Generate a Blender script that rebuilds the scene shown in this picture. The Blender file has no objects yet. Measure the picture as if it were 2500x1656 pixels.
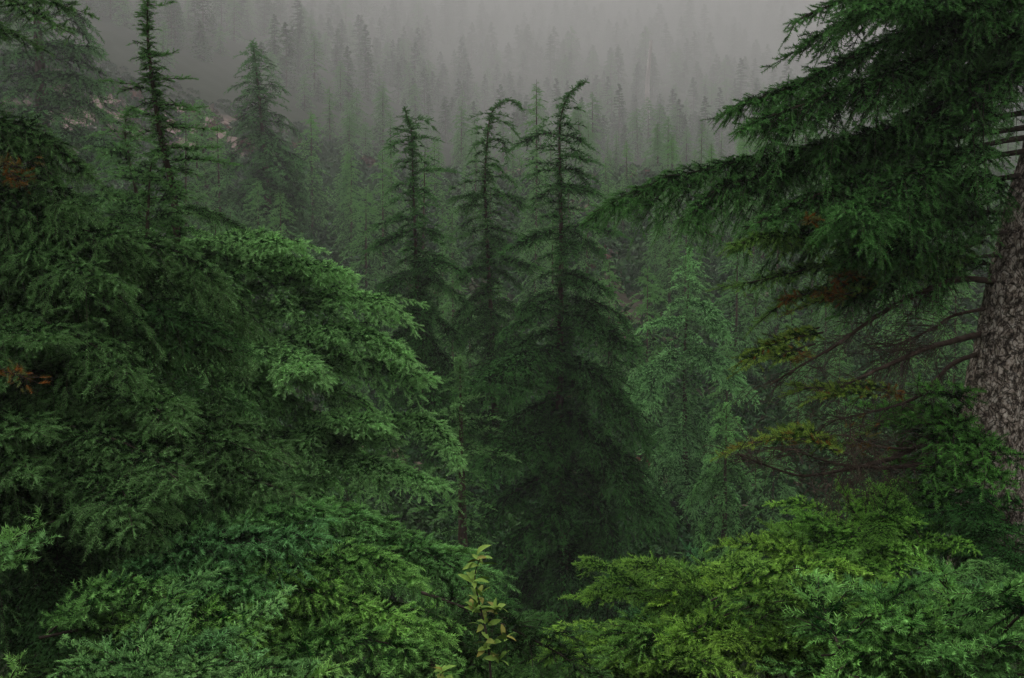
import bpy, math, random
import numpy as np
from mathutils import Vector, Matrix, noise as mnoise

# ------------------------------------------------------------------ camera, sky, sun, exposure
sc = bpy.context.scene
COL = sc.collection
W0, H0, F = 2500.0, 1656.0, 2778.0
HORIZON = 700.0
PITCH = math.atan((H0 / 2 - HORIZON) / F)
cam_d = bpy.data.cameras.new("camera")
cam_d.sensor_width = 36.0
cam_d.lens = F / W0 * 36.0
cam_d.clip_start, cam_d.clip_end = 0.05, 4000
cam = bpy.data.objects.new("camera", cam_d)
COL.objects.link(cam)
cam.rotation_euler = (math.pi / 2 - PITCH, 0, 0)
sc.camera = cam

SUN_EL, SUN_AZ = 62.0, -35.0        # azimuth from +Y towards +X
world = bpy.data.worlds.new("World")
sc.world = world
world.use_nodes = True
nt = world.node_tree
bg = nt.nodes["Background"]
sky = nt.nodes.new("ShaderNodeTexSky")
sky.sky_type = 'NISHITA'
sky.sun_disc = False
sky.sun_elevation = math.radians(SUN_EL)
sky.sun_rotation = math.radians(SUN_AZ)
sky.air_density, sky.dust_density, sky.ozone_density = 1.0, 8.0, 0.5
hs = nt.nodes.new("ShaderNodeHueSaturation")
hs.inputs["Saturation"].default_value = 0.12          # overcast: grey, not blue
nt.links.new(sky.outputs[0], hs.inputs["Color"])
nt.links.new(hs.outputs[0], bg.inputs[0])
bg.inputs[1].default_value = 0.15

sun_d = bpy.data.lights.new("sun", 'SUN')
sun_d.energy = 0.6
sun_d.angle = math.radians(40)
sun_d.color = (1.0, 0.96, 0.9)
sun = bpy.data.objects.new("sun", sun_d)
COL.objects.link(sun)
el, az = math.radians(SUN_EL), math.radians(SUN_AZ)
sdir = Vector((math.sin(az) * math.cos(el), math.cos(az) * math.cos(el), math.sin(el)))
sun.rotation_euler = (-sdir).to_track_quat('-Z', 'Y').to_euler()

vs = sc.view_settings
vs.view_transform, vs.look, vs.exposure, vs.gamma = 'Standard', 'None', 2.1, 1.0
vs.use_curve_mapping = False
HAZE_DENSITY = 0.0018
HAZE_COLOR = (0.62, 0.61, 0.60)

cy = sc.cycles
cy.max_bounces, cy.diffuse_bounces, cy.glossy_bounces = 4, 3, 1
cy.transmission_bounces, cy.volume_bounces, cy.transparent_max_bounces = 2, 1, 4
cy.sample_clamp_indirect = 4.0
cy.use_denoising = True
cy.denoising_prefilter = 'NONE'
cy.use_adaptive_sampling = False
cy.caustics_reflective = cy.caustics_refractive = False

# ------------------------------------------------------------------ helpers
def px(x, y, Y):
    """the place at depth Y (metres ahead) that the photograph shows at pixel x, y"""
    dx, dy = (x - W0 / 2) / F, (H0 / 2 - y) / F
    c, s = math.cos(PITCH), math.sin(PITCH)
    d = np.array((dx, c + s * dy, -s + c * dy))
    return d * (Y / d[1])

def fd(Y):
    """depths beyond the nearest trees stretch out across the valley"""
    return float(np.interp(Y, (0, 25, 30, 36, 42, 47, 55, 66, 92, 120, 250), (0, 25, 31, 42, 52, 60, 75, 105, 180, 330, 1200)))

def tag(o, label=None, cat=None, group=None, kind=None):
    for k, v in (("label", label), ("category", cat), ("group", group), ("kind", kind)):
        if v: o[k] = v
    return o

def empty(name, loc, label, cat, group=None):
    o = bpy.data.objects.new(name, None)
    o.empty_display_size = 0.2
    o.location = loc
    COL.objects.link(o)
    return tag(o, label, cat, group)

def obj(name, me, parent=None, loc=(0, 0, 0), tint=(1, 1, 1)):
    o = bpy.data.objects.new(name, me)
    COL.objects.link(o)
    o.parent = parent
    o.location = loc
    o.color = (*tint, 1)
    return o

def mesh_from(name, co, tri, mats, fol=None, mi=None, smooth=False):
    me = bpy.data.meshes.new(name)
    co = np.ascontiguousarray(co, np.float32); tri = np.ascontiguousarray(tri, np.int32)
    me.vertices.add(len(co)); me.vertices.foreach_set("co", co.ravel())
    me.loops.add(tri.size); me.loops.foreach_set("vertex_index", tri.ravel())
    me.polygons.add(len(tri)); me.polygons.foreach_set("loop_start", np.arange(0, tri.size, 3, dtype=np.int32))
    if mi is not None: me.polygons.foreach_set("material_index", np.ascontiguousarray(mi, np.int32))
    if smooth: me.polygons.foreach_set("use_smooth", np.ones(len(tri), bool))
    if fol is not None:
        a = me.attributes.new("fol", 'FLOAT_COLOR', 'POINT')
        f4 = np.ones((len(co), 4), np.float32); f4[:, :3] = fol
        a.data.foreach_set("color", f4.ravel())
    for m in mats: me.materials.append(m)
    me.update(calc_edges=True)
    return me

def norm(v):
    return v / np.maximum(np.linalg.norm(v, axis=-1, keepdims=True), 1e-9)

UP = np.array((0, 0, 1.0))

class Geo:
    """collects triangles of wood and of needles for one mesh"""
    def __init__(s): s.co, s.tri, s.fol, s.mi, s.n = [], [], [], [], 0
    def add(s, co, tri, fol, mi):
        co = np.asarray(co, np.float32).reshape(-1, 3); tri = np.asarray(tri).reshape(-1, 3)
        s.co.append(co); s.tri.append(tri + s.n)
        s.fol.append(np.broadcast_to(np.asarray(fol, np.float32), (len(co), 3)))
        s.mi.append(np.full(len(tri), mi)); s.n += len(co)
    def mesh(s, name, mats, smooth=False):
        if not s.co: s.add(np.zeros((3, 3)), [[0, 1, 2]], (0, 0, 0), 0)
        return mesh_from(name, np.concatenate(s.co), np.concatenate(s.tri), mats, np.concatenate(s.fol), np.concatenate(s.mi), smooth)

def resample(path, n):
    p = np.asarray(path, float)
    if len(p) > 2:                                   # smooth through the points (Catmull-Rom)
        q = np.vstack((2 * p[0] - p[1], p, 2 * p[-1] - p[-2])); out = []
        for i in range(1, len(q) - 2):
            t = np.linspace(0, 1, 8, endpoint=False)[:, None]
            a, b, c, d = q[i - 1:i + 3]
            out.append(0.5 * (2 * b + (c - a) * t + (2 * a - 5 * b + 4 * c - d) * t**2 + (3 * b - 3 * c + d - a) * t**3))
        p = np.vstack(out + [p[-1:]])
    s = np.concatenate(([0], np.cumsum(np.linalg.norm(np.diff(p, axis=0), axis=1))))
    u = np.linspace(0, s[-1], n)
    return np.stack([np.interp(u, s, p[:, k]) for k in range(3)], 1), s[-1]

def tube(g, path, rad, sides=6, mi=0, n=None, rough=0.0, rng=None):
    n = n or max(3, len(path))
    P, L = resample(path, n)
    r = np.interp(np.linspace(0, 1, n), np.linspace(0, 1, len(rad)), rad)
    T = norm(np.gradient(P, axis=0))
    ref = np.where(np.abs(T[:, 2:3]) > 0.9, np.array([[1.0, 0, 0]]), UP[None])
    A = norm(np.cross(T, ref)); B = np.cross(T, A)
    an = np.linspace(0, 2 * math.pi, sides, endpoint=False)
    rr = np.repeat(r[:, None], sides, 1)
    if rough: rr = rr * (1 + rough * rng.normal(size=rr.shape))
    co = P[:, None] + rr[..., None] * (np.cos(an)[None, :, None] * A[:, None] + np.sin(an)[None, :, None] * B[:, None])
    i = np.arange(n - 1)[:, None] * sides; j = np.arange(sides)[None]; k = (j + 1) % sides
    a, b, c, d = i + j, i + k, i + sides + k, i + sides + j
    tri = np.stack((np.stack((a, b, c), -1), np.stack((a, c, d), -1)), 2)
    g.add(co, tri, (0.5, 0, 0), mi)
    return P, T

def prisms(g, A, B, ra, rb, mi=0):
    """thin three-sided sticks from A to B"""
    N = len(A)
    if not N: return
    T = norm(B - A)
    ref = np.where(np.abs(T[:, 2:3]) > 0.9, np.array([[1.0, 0, 0]]), UP[None])
    U = norm(np.cross(T, ref)); V = np.cross(T, U)
    an = np.array((0, 2.094, 4.189))
    off = np.cos(an)[None, :, None] * U[:, None] + np.sin(an)[None, :, None] * V[:, None]
    ra, rb = np.broadcast_to(ra, (N,)), np.broadcast_to(rb, (N,))
    co = np.concatenate((A[:, None] + off * ra[:, None, None], B[:, None] + off * rb[:, None, None]), 1)
    t = np.array([(0, 1, 4), (0, 4, 3), (1, 2, 5), (1, 5, 4), (2, 0, 3), (2, 3, 5)])
    g.add(co, t[None] + np.arange(N)[:, None, None] * 6, (0.5, 0, 0), mi)

# needle templates: one thin triangle each. lod -> segment length, needle length, needle width, count, branchlet and twig spacing
LOD = {
    'near': dict(seg=.050, R=.021, w=.0052, n=22, bs=.058, ts=.034, tl=.10),
    'mid':  dict(seg=.085, R=.036, w=.0110, n=16, bs=.075, ts=.060, tl=.19),
    'far':  dict(seg=.220, R=.095, w=.0340, n=13, bs=.200, ts=.160, tl=.42),
    'dim':  dict(seg=.600, R=.300, w=.1300, n=10, bs=.500, ts=.420, tl=1.0),
    'veil': dict(seg=1.30, R=.520, w=.3200, n=5, bs=1.30, ts=1.30, tl=1.8),
}
def needle_template(n, w_over_R, seed, flat):
    r = np.random.default_rng(seed)
    x = (np.arange(n) + r.uniform(0, 1, n)) / n
    ph = np.arange(n) * 2.399 + r.normal(0, .3, n)
    lift = r.uniform(.70, 1.0, n)                     # how far the needle stands off the twig
    ln = r.uniform(.7, 1.15, n)
    y, z = np.cos(ph) * lift * ln, np.sin(ph) * lift * ln * flat
    fx = np.sqrt(np.maximum(0.05, 1 - lift**2)) * ln + .15
    V = np.zeros((n, 3, 4))                           # fraction along segment, forward, y, z
    V[:, :, 0] = x[:, None]
    ty, tz = -np.sin(ph), np.cos(ph)
    for k, s in ((0, -.5), (1, .5)):
        V[:, k, 1] = s * w_over_R * .9
        V[:, k, 2], V[:, k, 3] = s * ty * w_over_R * .6, s * tz * w_over_R * .6
    V[:, 2, 1], V[:, 2, 2], V[:, 2, 3] = fx, y, z
    return V.reshape(-1, 4)

def needles(g, A, B, tint, tip, dead, lod, rng, mi=1, flat=.8, size=1.0):
    L = LOD[lod]; N = len(A)
    if not N: return
    T = norm(B - A); sl = np.linalg.norm(B - A, axis=1)
    ref = np.where(np.abs(T[:, 2:3]) > 0.93, np.array([[1.0, 0, 0]]), UP[None])
    U = norm(np.cross(T, ref)); V = np.cross(U, T)
    ro = rng.normal(0, .5, N)[:, None]
    U, V = U * np.cos(ro) + V * np.sin(ro), V * np.cos(ro) - U * np.sin(ro)
    which = rng.integers(0, 5, N)
    for q in range(5):
        m = which == q
        if not m.any(): continue
        t = needle_template(L['n'], L['w'] / L['R'], 100 + q, flat)
        R = (L['R'] * size * rng.uniform(.8, 1.15, m.sum()))[:, None, None]
        co = (A[m][:, None] + T[m][:, None] * (t[None, :, 0:1] * sl[m][:, None, None] + t[None, :, 1:2] * R)
              + U[m][:, None] * t[None, :, 2:3] * R + V[m][:, None] * t[None, :, 3:4] * R)
        f = np.stack((tint[m], tip[m], dead[m]), 1)
        nv = co.shape[1]
        g.add(co, np.arange(co.shape[0] * nv).reshape(-1, 3), np.repeat(f, nv, 0), mi)

def chain(p0, d, l, sag, seg):
    n = np.maximum(1, np.round(l / seg)).astype(int)
    idx = np.repeat(np.arange(len(l)), n)
    i = np.arange(n.sum()) - np.repeat(np.cumsum(n) - n, n)
    def P(u): return p0[idx] + d[idx] * (l[idx] * u)[:, None] - UP * (sag[idx] * l[idx] * u * u)[:, None]
    u0, u1 = i / n[idx], (i + 1) / n[idx]
    return P(u0), P(u1), idx, u1

def offshoots(p0, d, l, sag, spacing, ang, tmax, rng, lmin):
    """twigs to both sides of a set of sagging stems"""
    n = np.floor(np.maximum(0, l - lmin) / spacing).astype(int)
    idx = np.repeat(np.arange(len(l)), n)
    i = np.arange(n.sum()) - np.repeat(np.cumsum(n) - n, n)
    if not len(idx): return None
    u = np.clip((lmin * .4 + (i + rng.uniform(0, .8, len(i))) * spacing) / l[idx], 0, .97)
    P = p0[idx] + d[idx] * (l[idx] * u)[:, None] - UP * (sag[idx] * l[idx] * u * u)[:, None]
    T = norm(d[idx] - UP * (2 * sag[idx] * u)[:, None])
    S = norm(np.cross(T, np.broadcast_to(UP, T.shape)) + rng.normal(0, .22, T.shape))
    side = np.where(i % 2 == 0, 1.0, -1.0)
    a = np.radians(ang) + rng.normal(0, .2, len(i))
    D = norm(T * np.cos(a)[:, None] + S * (side * np.sin(a))[:, None] + UP * rng.normal(-.02, .22, len(i))[:, None])
    ln = np.minimum(tmax, .30 * tmax + .62 * (1 - u) * l[idx]) * rng.uniform(.55, 1.2, len(i))
    return P, D, ln, idx, u

def bough_parts(path, width, lod, seed, droop=.25, tuft=.6, dead=0.0, r0=None, bare=0.0, side_up=0.0, density=1.0, ang0=62, nsize=1.0):
    """a bough along path: wood and needles as two Geo; width(t) is the half width of its spray"""
    rng = np.random.default_rng(seed); L = LOD[lod]
    P0, length = resample(path, 40)
    ns = max(4, int(length / L['bs'] * density))
    t = (np.arange(ns) + rng.uniform(0, 1, ns)) / ns
    t = t[t > bare]; ns = len(t)
    def at(tt): return np.stack([np.interp(tt, np.linspace(0, 1, 40), P0[:, k]) for k in range(3)], 1)
    T0 = norm(np.gradient(P0, axis=0))
    def tan(tt): return norm(np.stack([np.interp(tt, np.linspace(0, 1, 40), T0[:, k]) for k in range(3)], 1))
    ps, Ts, tts = [], [], []
    d_all, l_all, p_all, t_all = [], [], [], []
    for side in (1, -1, 0):
        tt = np.clip(t + rng.uniform(-.5, .5, ns) / max(ns, 1), bare * .9, .985)
        if side == 0: tt = np.concatenate((tt[rng.uniform(size=ns) < tuft], tt[rng.uniform(size=ns) < tuft] * .98))
        T = tan(tt)
        S = norm(np.cross(T, np.broadcast_to(UP, T.shape)) + 1e-6)
        Un = norm(np.cross(S, T))
        wt = np.array([width(q) for q in tt])
        a = np.radians(ang0 - 27 * tt) + rng.normal(0, .16, len(tt))
        if side:
            d = T * np.cos(a)[:, None] + S * (side * np.sin(a))[:, None] + Un * (side_up + rng.normal(0, .17, len(tt)))[:, None]
            ln = wt * rng.uniform(.6, 1.15, len(tt)) / np.maximum(.45, np.sin(a))
            hit = rng.uniform(size=len(tt)) < .12; ln[hit] *= .4
        else:
            d = T * .75 + Un * rng.uniform(.1, .9, len(tt))[:, None] + S * rng.normal(0, .45, len(tt))[:, None]
            ln = np.minimum(.35 * wt, L['tl'] * 1.3) * rng.uniform(.5, 1.2, len(tt)) + L['seg']
        d_all.append(norm(d)); l_all.append(np.maximum(ln, L['seg'] * min(1, nsize))); p_all.append(at(tt)); t_all.append(tt)
    # the end shoot
    p_all.append(P0[-1:]); d_all.append(T0[-1:]); l_all.append(np.array([L['seg'] * 2 * min(1, nsize)])); t_all.append(np.array([1.0]))
    p0, d, l, tb = (np.concatenate(q) for q in (p_all, d_all, l_all, t_all))
    sag = droop * rng.uniform(.5, 1.4, len(l)) * np.clip(l / .4, .25, 1.3)
    wood, leaf = Geo(), Geo()
    r0 = r0 or (.003 + .0038 * length)
    tube(wood, path, [r0, r0 * .55, max(.002, r0 * .14)], 6, 0, n=max(6, int(length / .12)), rough=.06, rng=rng)
    A, B, idx, u1 = chain(p0, d, l, sag, L['seg'])
    prisms(wood, A, B, np.minimum(r0 * .4, .0016 + .004 * l[idx] * (1 - u1 + .15)), np.minimum(r0 * .3, .0012 + .004 * l[idx] * (1 - u1)))
    clump = np.array([mnoise.noise(Vector(q * (1.7 if lod == 'near' else .8) + seed * 3.1)) for q in p0]) if len(p0) < 4000 else np.zeros(len(p0))
    def emit(A, B, tb_, u, ci, extra):
        tint = np.clip(.5 + .55 * clump[ci] + rng.normal(0, .16, len(A)), 0, 1)
        tip = np.clip(extra, 0, 1)
        dd = (rng.uniform(size=len(A)) < dead).astype(float) * rng.uniform(.5, 1, len(A)) if dead else np.zeros(len(A))
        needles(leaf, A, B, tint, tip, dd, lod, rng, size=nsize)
    keep = rng.uniform(size=len(A)) < .93
    emit(A[keep], B[keep], tb[idx][keep], u1[keep], idx[keep], (u1[keep] - .55) * 1.5 + .35 * (tb[idx][keep] > .9) + np.clip(tb[idx][keep] - .6, 0, 1) * .8)  # paler towards the bough end: new growth, plus painted-in light on outer sprays
    o = offshoots(p0, d, l, sag, L['ts'], 48, L['tl'] * 1.5, rng, L['seg'])
    if o:
        P, D, ln, par, u = o
        sg = droop * .8 * rng.uniform(.2, 1.3, len(ln)) * np.clip(ln / .15, .2, 1)
        A, B, i2, v = chain(P, D, ln, sg, L['seg'])
        if lod in ('near',): prisms(wood, A, B, .0016, .0012)
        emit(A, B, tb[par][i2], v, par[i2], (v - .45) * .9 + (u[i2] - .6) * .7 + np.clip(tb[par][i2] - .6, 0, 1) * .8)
        big = ln > L['tl'] * .9
        o3 = offshoots(P[big], D[big], ln[big], sg[big], L['ts'] * 1.1, 48, L['tl'] * .6, rng, L['seg'])
        if o3:
            P3, D3, l3, par3, u3 = o3
            A, B, i3, v = chain(P3, D3, l3, np.full(len(l3), droop * .3), L['seg'])
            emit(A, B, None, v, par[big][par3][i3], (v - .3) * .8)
    return wood, leaf

def bough_mesh(name, *a, **k):
    w, l = bough_parts(*a, **k)
    g = Geo()
    for s in (w, l):
        for c, t, f, m in zip(s.co, s.tri, s.fol, s.mi): pass
    g.co = w.co + l.co
    g.tri = w.tri + [t + w.n for t in l.tri]
    g.fol, g.mi, g.n = w.fol + l.fol, w.mi + l.mi, w.n + l.n
    return g.mesh(name, [M['twig'], M['needles']])

# ------------------------------------------------------------------ materials
M = {}
def new_mat(name):
    m = bpy.data.materials.new(name); m.use_nodes = True
    return m, m.node_tree, m.node_tree.nodes["Principled BSDF"]

def mixc(nt, fac, a, b):
    n = nt.nodes.new("ShaderNodeMix"); n.data_type = 'RGBA'
    for s, v in ((n.inputs[0], fac), (n.inputs[6], a), (n.inputs[7], b)):
        if isinstance(v, (tuple, float, int)):
            s.default_value = v if not isinstance(v, tuple) else (*v, 1)
        else: nt.links.new(v, s)
    return n.outputs[2]

def needle_material():
    m, nt, p = new_mat("conifer_needles")
    at = nt.nodes.new("ShaderNodeAttribute"); at.attribute_name = "fol"
    sp = nt.nodes.new("ShaderNodeSeparateColor"); nt.links.new(at.outputs["Color"], sp.inputs[0])
    oi = nt.nodes.new("ShaderNodeObjectInfo")
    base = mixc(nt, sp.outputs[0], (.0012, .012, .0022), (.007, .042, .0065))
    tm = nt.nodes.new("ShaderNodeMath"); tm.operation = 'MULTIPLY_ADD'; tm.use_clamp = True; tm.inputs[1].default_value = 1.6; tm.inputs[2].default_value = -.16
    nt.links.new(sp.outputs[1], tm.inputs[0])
    tip = mixc(nt, tm.outputs[0], base, (.145, .315, .100))  # pale new growth; dark base and bright tips also imitate gaps and lit ends
    mul = nt.nodes.new("ShaderNodeMix"); mul.data_type = 'RGBA'; mul.blend_type = 'MULTIPLY'; mul.inputs[0].default_value = 1
    nt.links.new(tip, mul.inputs[6]); nt.links.new(oi.outputs["Color"], mul.inputs[7])
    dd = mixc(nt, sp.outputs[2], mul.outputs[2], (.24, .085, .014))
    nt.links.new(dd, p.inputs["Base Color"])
    p.inputs["Roughness"].default_value = .55
    p.inputs["Specular IOR Level"].default_value = .07
    tr = nt.nodes.new("ShaderNodeBsdfTranslucent"); nt.links.new(dd, tr.inputs[0])
    mx = nt.nodes.new("ShaderNodeMixShader"); mx.inputs[0].default_value = .12
    nt.links.new(p.outputs[0], mx.inputs[1]); nt.links.new(tr.outputs[0], mx.inputs[2])
    nt.links.new(mx.outputs[0], nt.nodes["Material Output"].inputs[0])
    return m

def noise_node(nt, scale, detail=5, rough=.6, vec=None, stretch=None):
    n = nt.nodes.new("ShaderNodeTexNoise")
    n.inputs["Scale"].default_value, n.inputs["Detail"].default_value, n.inputs["Roughness"].default_value = scale, detail, rough
    if vec is not None:
        if stretch:
            mp = nt.nodes.new("ShaderNodeMapping"); mp.inputs["Scale"].default_value = stretch
            nt.links.new(vec, mp.inputs[0]); vec = mp.outputs[0]
        nt.links.new(vec, n.inputs["Vector"])
    return n.outputs[0]

def ramp(nt, fac, stops):
    r = nt.nodes.new("ShaderNodeValToRGB"); e = r.color_ramp.elements
    while len(e) < len(stops): e.new(.5)
    for q, (pos, c) in zip(e, stops): q.position, q.color = pos, (*c, 1)
    nt.links.new(fac, r.inputs[0]); return r.outputs[0]

def bark_material(name, stops, scale, bump, stretch=(1, 1, .28)):
    m, nt, p = new_mat(name)
    tc = nt.nodes.new("ShaderNodeTexCoord").outputs["Object"]
    n1 = noise_node(nt, scale, 8, .68, tc, stretch)
    col = ramp(nt, n1, stops)
    n2 = noise_node(nt, scale * .22, 4, .6, tc)
    col = mixc(nt, ramp(nt, n2, [(.42, (0, 0, 0)), (.68, (1, 1, 1))]), col, tuple(c * .55 for c in stops[1][1]))
    nt.links.new(col, p.inputs["Base Color"])
    p.inputs["Roughness"].default_value = .85
    p.inputs["Specular IOR Level"].default_value = .12
    b = nt.nodes.new("ShaderNodeBump"); b.inputs["Strength"].default_value = bump; b.inputs["Distance"].default_value = .02
    nt.links.new(n1, b.inputs["Height"]); nt.links.new(b.outputs[0], p.inputs["Normal"])
    return m

M['needles'] = needle_material()
M['twig'] = bark_material("twig_bark", [(.3, (.022, .017, .013)), (.5, (.048, .035, .026)), (.7, (.09, .068, .052))], 30, .3)
M['bark'] = bark_material("young_bark", [(.3, (.03, .021, .015)), (.5, (.07, .047, .034)), (.72, (.15, .11, .085))], 14, .6)
M['snag'] = bark_material("weathered_wood", [(.3, (.42, .37, .34)), (.5, (.52, .46, .43)), (.7, (.62, .56, .52))], .5, .3)

def old_bark_material():
    m, nt, p = new_mat("old_bark")
    tc = nt.nodes.new("ShaderNodeTexCoord").outputs["Object"]
    wob = nt.nodes.new("ShaderNodeTexNoise"); wob.inputs["Scale"].default_value = 9; wob.inputs["Detail"].default_value = 4
    nt.links.new(tc, wob.inputs["Vector"])
    add = nt.nodes.new("ShaderNodeVectorMath"); add.operation = 'MULTIPLY_ADD'; add.inputs[1].default_value = (.17, .17, .17)
    nt.links.new(wob.outputs["Color"], add.inputs[0]); nt.links.new(tc, add.inputs[2])
    mp = nt.nodes.new("ShaderNodeMapping"); mp.inputs["Scale"].default_value = (1, 1, .36); nt.links.new(add.outputs[0], mp.inputs[0])
    vo = nt.nodes.new("ShaderNodeTexVoronoi"); vo.feature = 'DISTANCE_TO_EDGE'; vo.inputs["Scale"].default_value = 30
    nt.links.new(mp.outputs[0], vo.inputs["Vector"])
    crack = ramp(nt, vo.outputs["Distance"], [(.0, (.12, .12, .12)), (.13, (1, 1, 1))])
    fl = noise_node(nt, 26, 6, .7, tc, (1, 1, .7))
    plate = ramp(nt, fl, [(.38, (.06, .047, .038)), (.46, (.20, .155, .12)), (.55, (.46, .39, .32)), (.68, (.70, .62, .53))])
    col = mixc(nt, crack, (.018, .014, .011), plate)
    low = ramp(nt, noise_node(nt, 4.5, 4, .6, tc), [(.48, (0, 0, 0)), (.70, (.55, .55, .55))])
    col = mixc(nt, low, col, (.045, .040, .026))
    nt.links.new(col, p.inputs["Base Color"])
    p.inputs["Roughness"].default_value = .9; p.inputs["Specular IOR Level"].default_value = .1
    b = nt.nodes.new("ShaderNodeBump"); b.inputs["Strength"].default_value = .8; b.inputs["Distance"].default_value = .02
    nt.links.new(crack, b.inputs["Height"]); nt.links.new(b.outputs[0], p.inputs["Normal"])
    return m
M['old_bark'] = old_bark_material()

def soil_material():
    m, nt, p = new_mat("forest_floor")
    tc = nt.nodes.new("ShaderNodeTexCoord").outputs["Object"]
    c1 = ramp(nt, noise_node(nt, .9, 8, .7, tc), [(.35, (.008, .012, .005)), (.5, (.012, .020, .007)), (.66, (.022, .023, .012))])
    at = nt.nodes.new("ShaderNodeAttribute"); at.attribute_name = "fol"
    sp = nt.nodes.new("ShaderNodeSeparateColor"); nt.links.new(at.outputs["Color"], sp.inputs[0])
    c2 = ramp(nt, noise_node(nt, 1.6, 9, .75, tc), [(.36, (.07, .042, .032)), (.5, (.17, .115, .10)), (.64, (.30, .23, .21))])
    nt.links.new(mixc(nt, sp.outputs[0], c1, c2), p.inputs["Base Color"])
    p.inputs["Roughness"].default_value = .95
    p.inputs["Specular IOR Level"].default_value = .04
    return m
M['soil'] = soil_material()

def leaf_material():
    m, nt, p = new_mat("scrub_leaves")
    at = nt.nodes.new("ShaderNodeAttribute"); at.attribute_name = "fol"
    nt.links.new(at.outputs["Color"], p.inputs["Base Color"])
    p.inputs["Roughness"].default_value = .6
    p.inputs["Specular IOR Level"].default_value = .08
    return m
M['scrub'] = leaf_material()

# ------------------------------------------------------------------ ground: a steep slope down from the camera and a far hillside
GY = np.array((-70, -30, -12, -4, 0, 2, 5, 8, 12, 20, 25, 31, 45, 60, 80, 105, 150, 200, 280, 400, 600, 900, 1300, 1700, 2000, 2300.0))
GZ = np.array((34, 15, 5, -.9, -1.9, -2.4, -3.4, -4.5, -5.8, -7.2, -6.6, -4.8, -2.4, .8, 4.6, 8.4, 14.5, 21.5, 34, 55, 95, 168, 285, 428, 547, 662.0))  # unseen rise behind the camera is steep, to block light from there
def smooth_profile(y):
    return sum(np.interp(y + o, GY, GZ) for o in (-2, -1, 0, 1, 2)) / 5
def ground_z(x, y):
    x, y = np.asarray(x, float), np.asarray(y, float)
    z = smooth_profile(y)
    far = np.clip((y - 60) / 250, 0, 1)
    z = z - far * np.clip(x, -300, 700) * .05 * np.clip((y - 60) / 1200, 0, 1) + np.minimum(np.clip(-x - 12, 0, 600) * .32, .17 * np.maximum(y, 0)) * np.clip((y - 60) / 50, 0, 1)        # the crest falls to the right
    z = z + far * 4 * np.sin(x * .02 + .8) * np.cos(y * .008) + .15 * np.sin(x * .7 + y * .4) + .1 * np.sin(x * 1.3 - y * .9)
    return z
CLEAR = []          # open patches: x, y, rx, ry
for (qx, qy, Y, rx, ry, pale) in ((430, 350, 70, 6.5, 17, .8), (600, 330, 70, 3.4, 15, .7), (300, 330, 69, 5, 15, .75), (1010, 650, 47, 2.0, 3, .22), (1150, 720, 42, 1.4, 3, .22), (1510, 690, 42, 1.7, 3, .2), (1290, 840, 36, 1.0, 2.4, .4), (1780, 1000, 31, .8, 2, .3)):
    k = fd(Y) / Y; p = px(qx, qy, Y * k); CLEAR.append((p[0], Y * k, rx * k, ry * k, pale))
def bare_amount(x, y):
    v = np.zeros_like(np.asarray(x, float))
    for cx, cyy, rx, ry, pale in CLEAR:
        d = ((x - cx) / rx) ** 2 + ((y - cyy) / ry) ** 2
        v = np.maximum(v, pale * np.clip(1.6 - 1.5 * d, 0, 1))
    return v
def build_ground():
    xs = np.concatenate((np.linspace(-1290, -125, 70), np.linspace(-122, -32, 60), np.linspace(-30, 30, 121), np.linspace(32, 122, 60), np.linspace(125, 1290, 70)))
    ys = np.concatenate((np.linspace(-70, -2, 34), np.linspace(-1.5, 60, 124), np.linspace(61, 330, 180), np.linspace(334, 2290, 160)))
    X, Y = np.meshgrid(xs, ys)
    co = np.stack((X, Y, ground_z(X, Y)), -1).reshape(-1, 3)
    nx, ny = len(xs), len(ys)
    i = (np.arange(ny - 1)[:, None] * nx + np.arange(nx - 1)[None]).ravel()
    tri = np.concatenate((np.stack((i, i + 1, i + nx + 1), 1), np.stack((i, i + nx + 1, i + nx), 1)))
    fol = np.zeros((len(co), 3)); fol[:, 0] = bare_amount(co[:, 0], co[:, 1])
    me = mesh_from("hillside", co, tri, [M['soil']], fol, None, True)
    tag(obj("hillside", me), kind="structure")
build_ground()

# ------------------------------------------------------------------ library of boughs (mesh data shared by many boughs)
LIB = {}
def lib(lod, kind):
    key = (lod, kind)
    if key in LIB: return LIB[key]
    out = []
    spec = {  # length, half width, rise, fall, droop, tuft
        'short':  (.40, .14, .15, .25, .20, .9),
        'narrow': (1.0, .22, .13, .25, .28, .9),
        'full':   (1.6, .54, .14, .36, .34, .6),
        'wide':   (2.4, .72, .12, .34, .38, .6),
    }[kind]
    k0 = {'near': 1.0, 'mid': 1.0, 'far': 1.6, 'dim': 2.6}[lod]
    Ln, Wd, rise, fall, droop, tuft = spec
    Ln, Wd = Ln * k0, Wd * k0
    nvar = {'near': 4, 'mid': 5, 'far': 4, 'dim': 4}[lod]
    for v in range(nvar):
        r = random.Random(hash((lod, kind, v)) % 9999 if False else (len(lod) * 131 + len(kind) * 17 + v * 7 + ord(kind[0])))
        f, ri, wob = fall * r.uniform(.75, 1.3), rise * r.uniform(.5, 1.4), r.uniform(-.1, .1)
        xs = np.linspace(0, 1, 6)
        path = np.stack((xs * Ln, wob * Ln * np.sin(xs * 3), Ln * (ri * xs - f * xs ** 2.2)), 1)
        ph = r.uniform(0, 6)
        def width(t, Wd=Wd, ph=ph):
            return Wd * (.22 + .78 * min(1, t / .28)) * max(.10, (1 - t) ** .75 * 1.12) * (1 + .25 * math.sin(9 * t + ph))
        me = bough_mesh("bough", path, width, lod, 10 + v + len(kind) * 10, droop=droop * r.uniform(.8, 1.3), tuft=tuft, bare=.02 if kind in ('short', 'narrow') else .08)
        out.append(me)
    LIB[key] = (Ln, out)
    return LIB[key]

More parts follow.
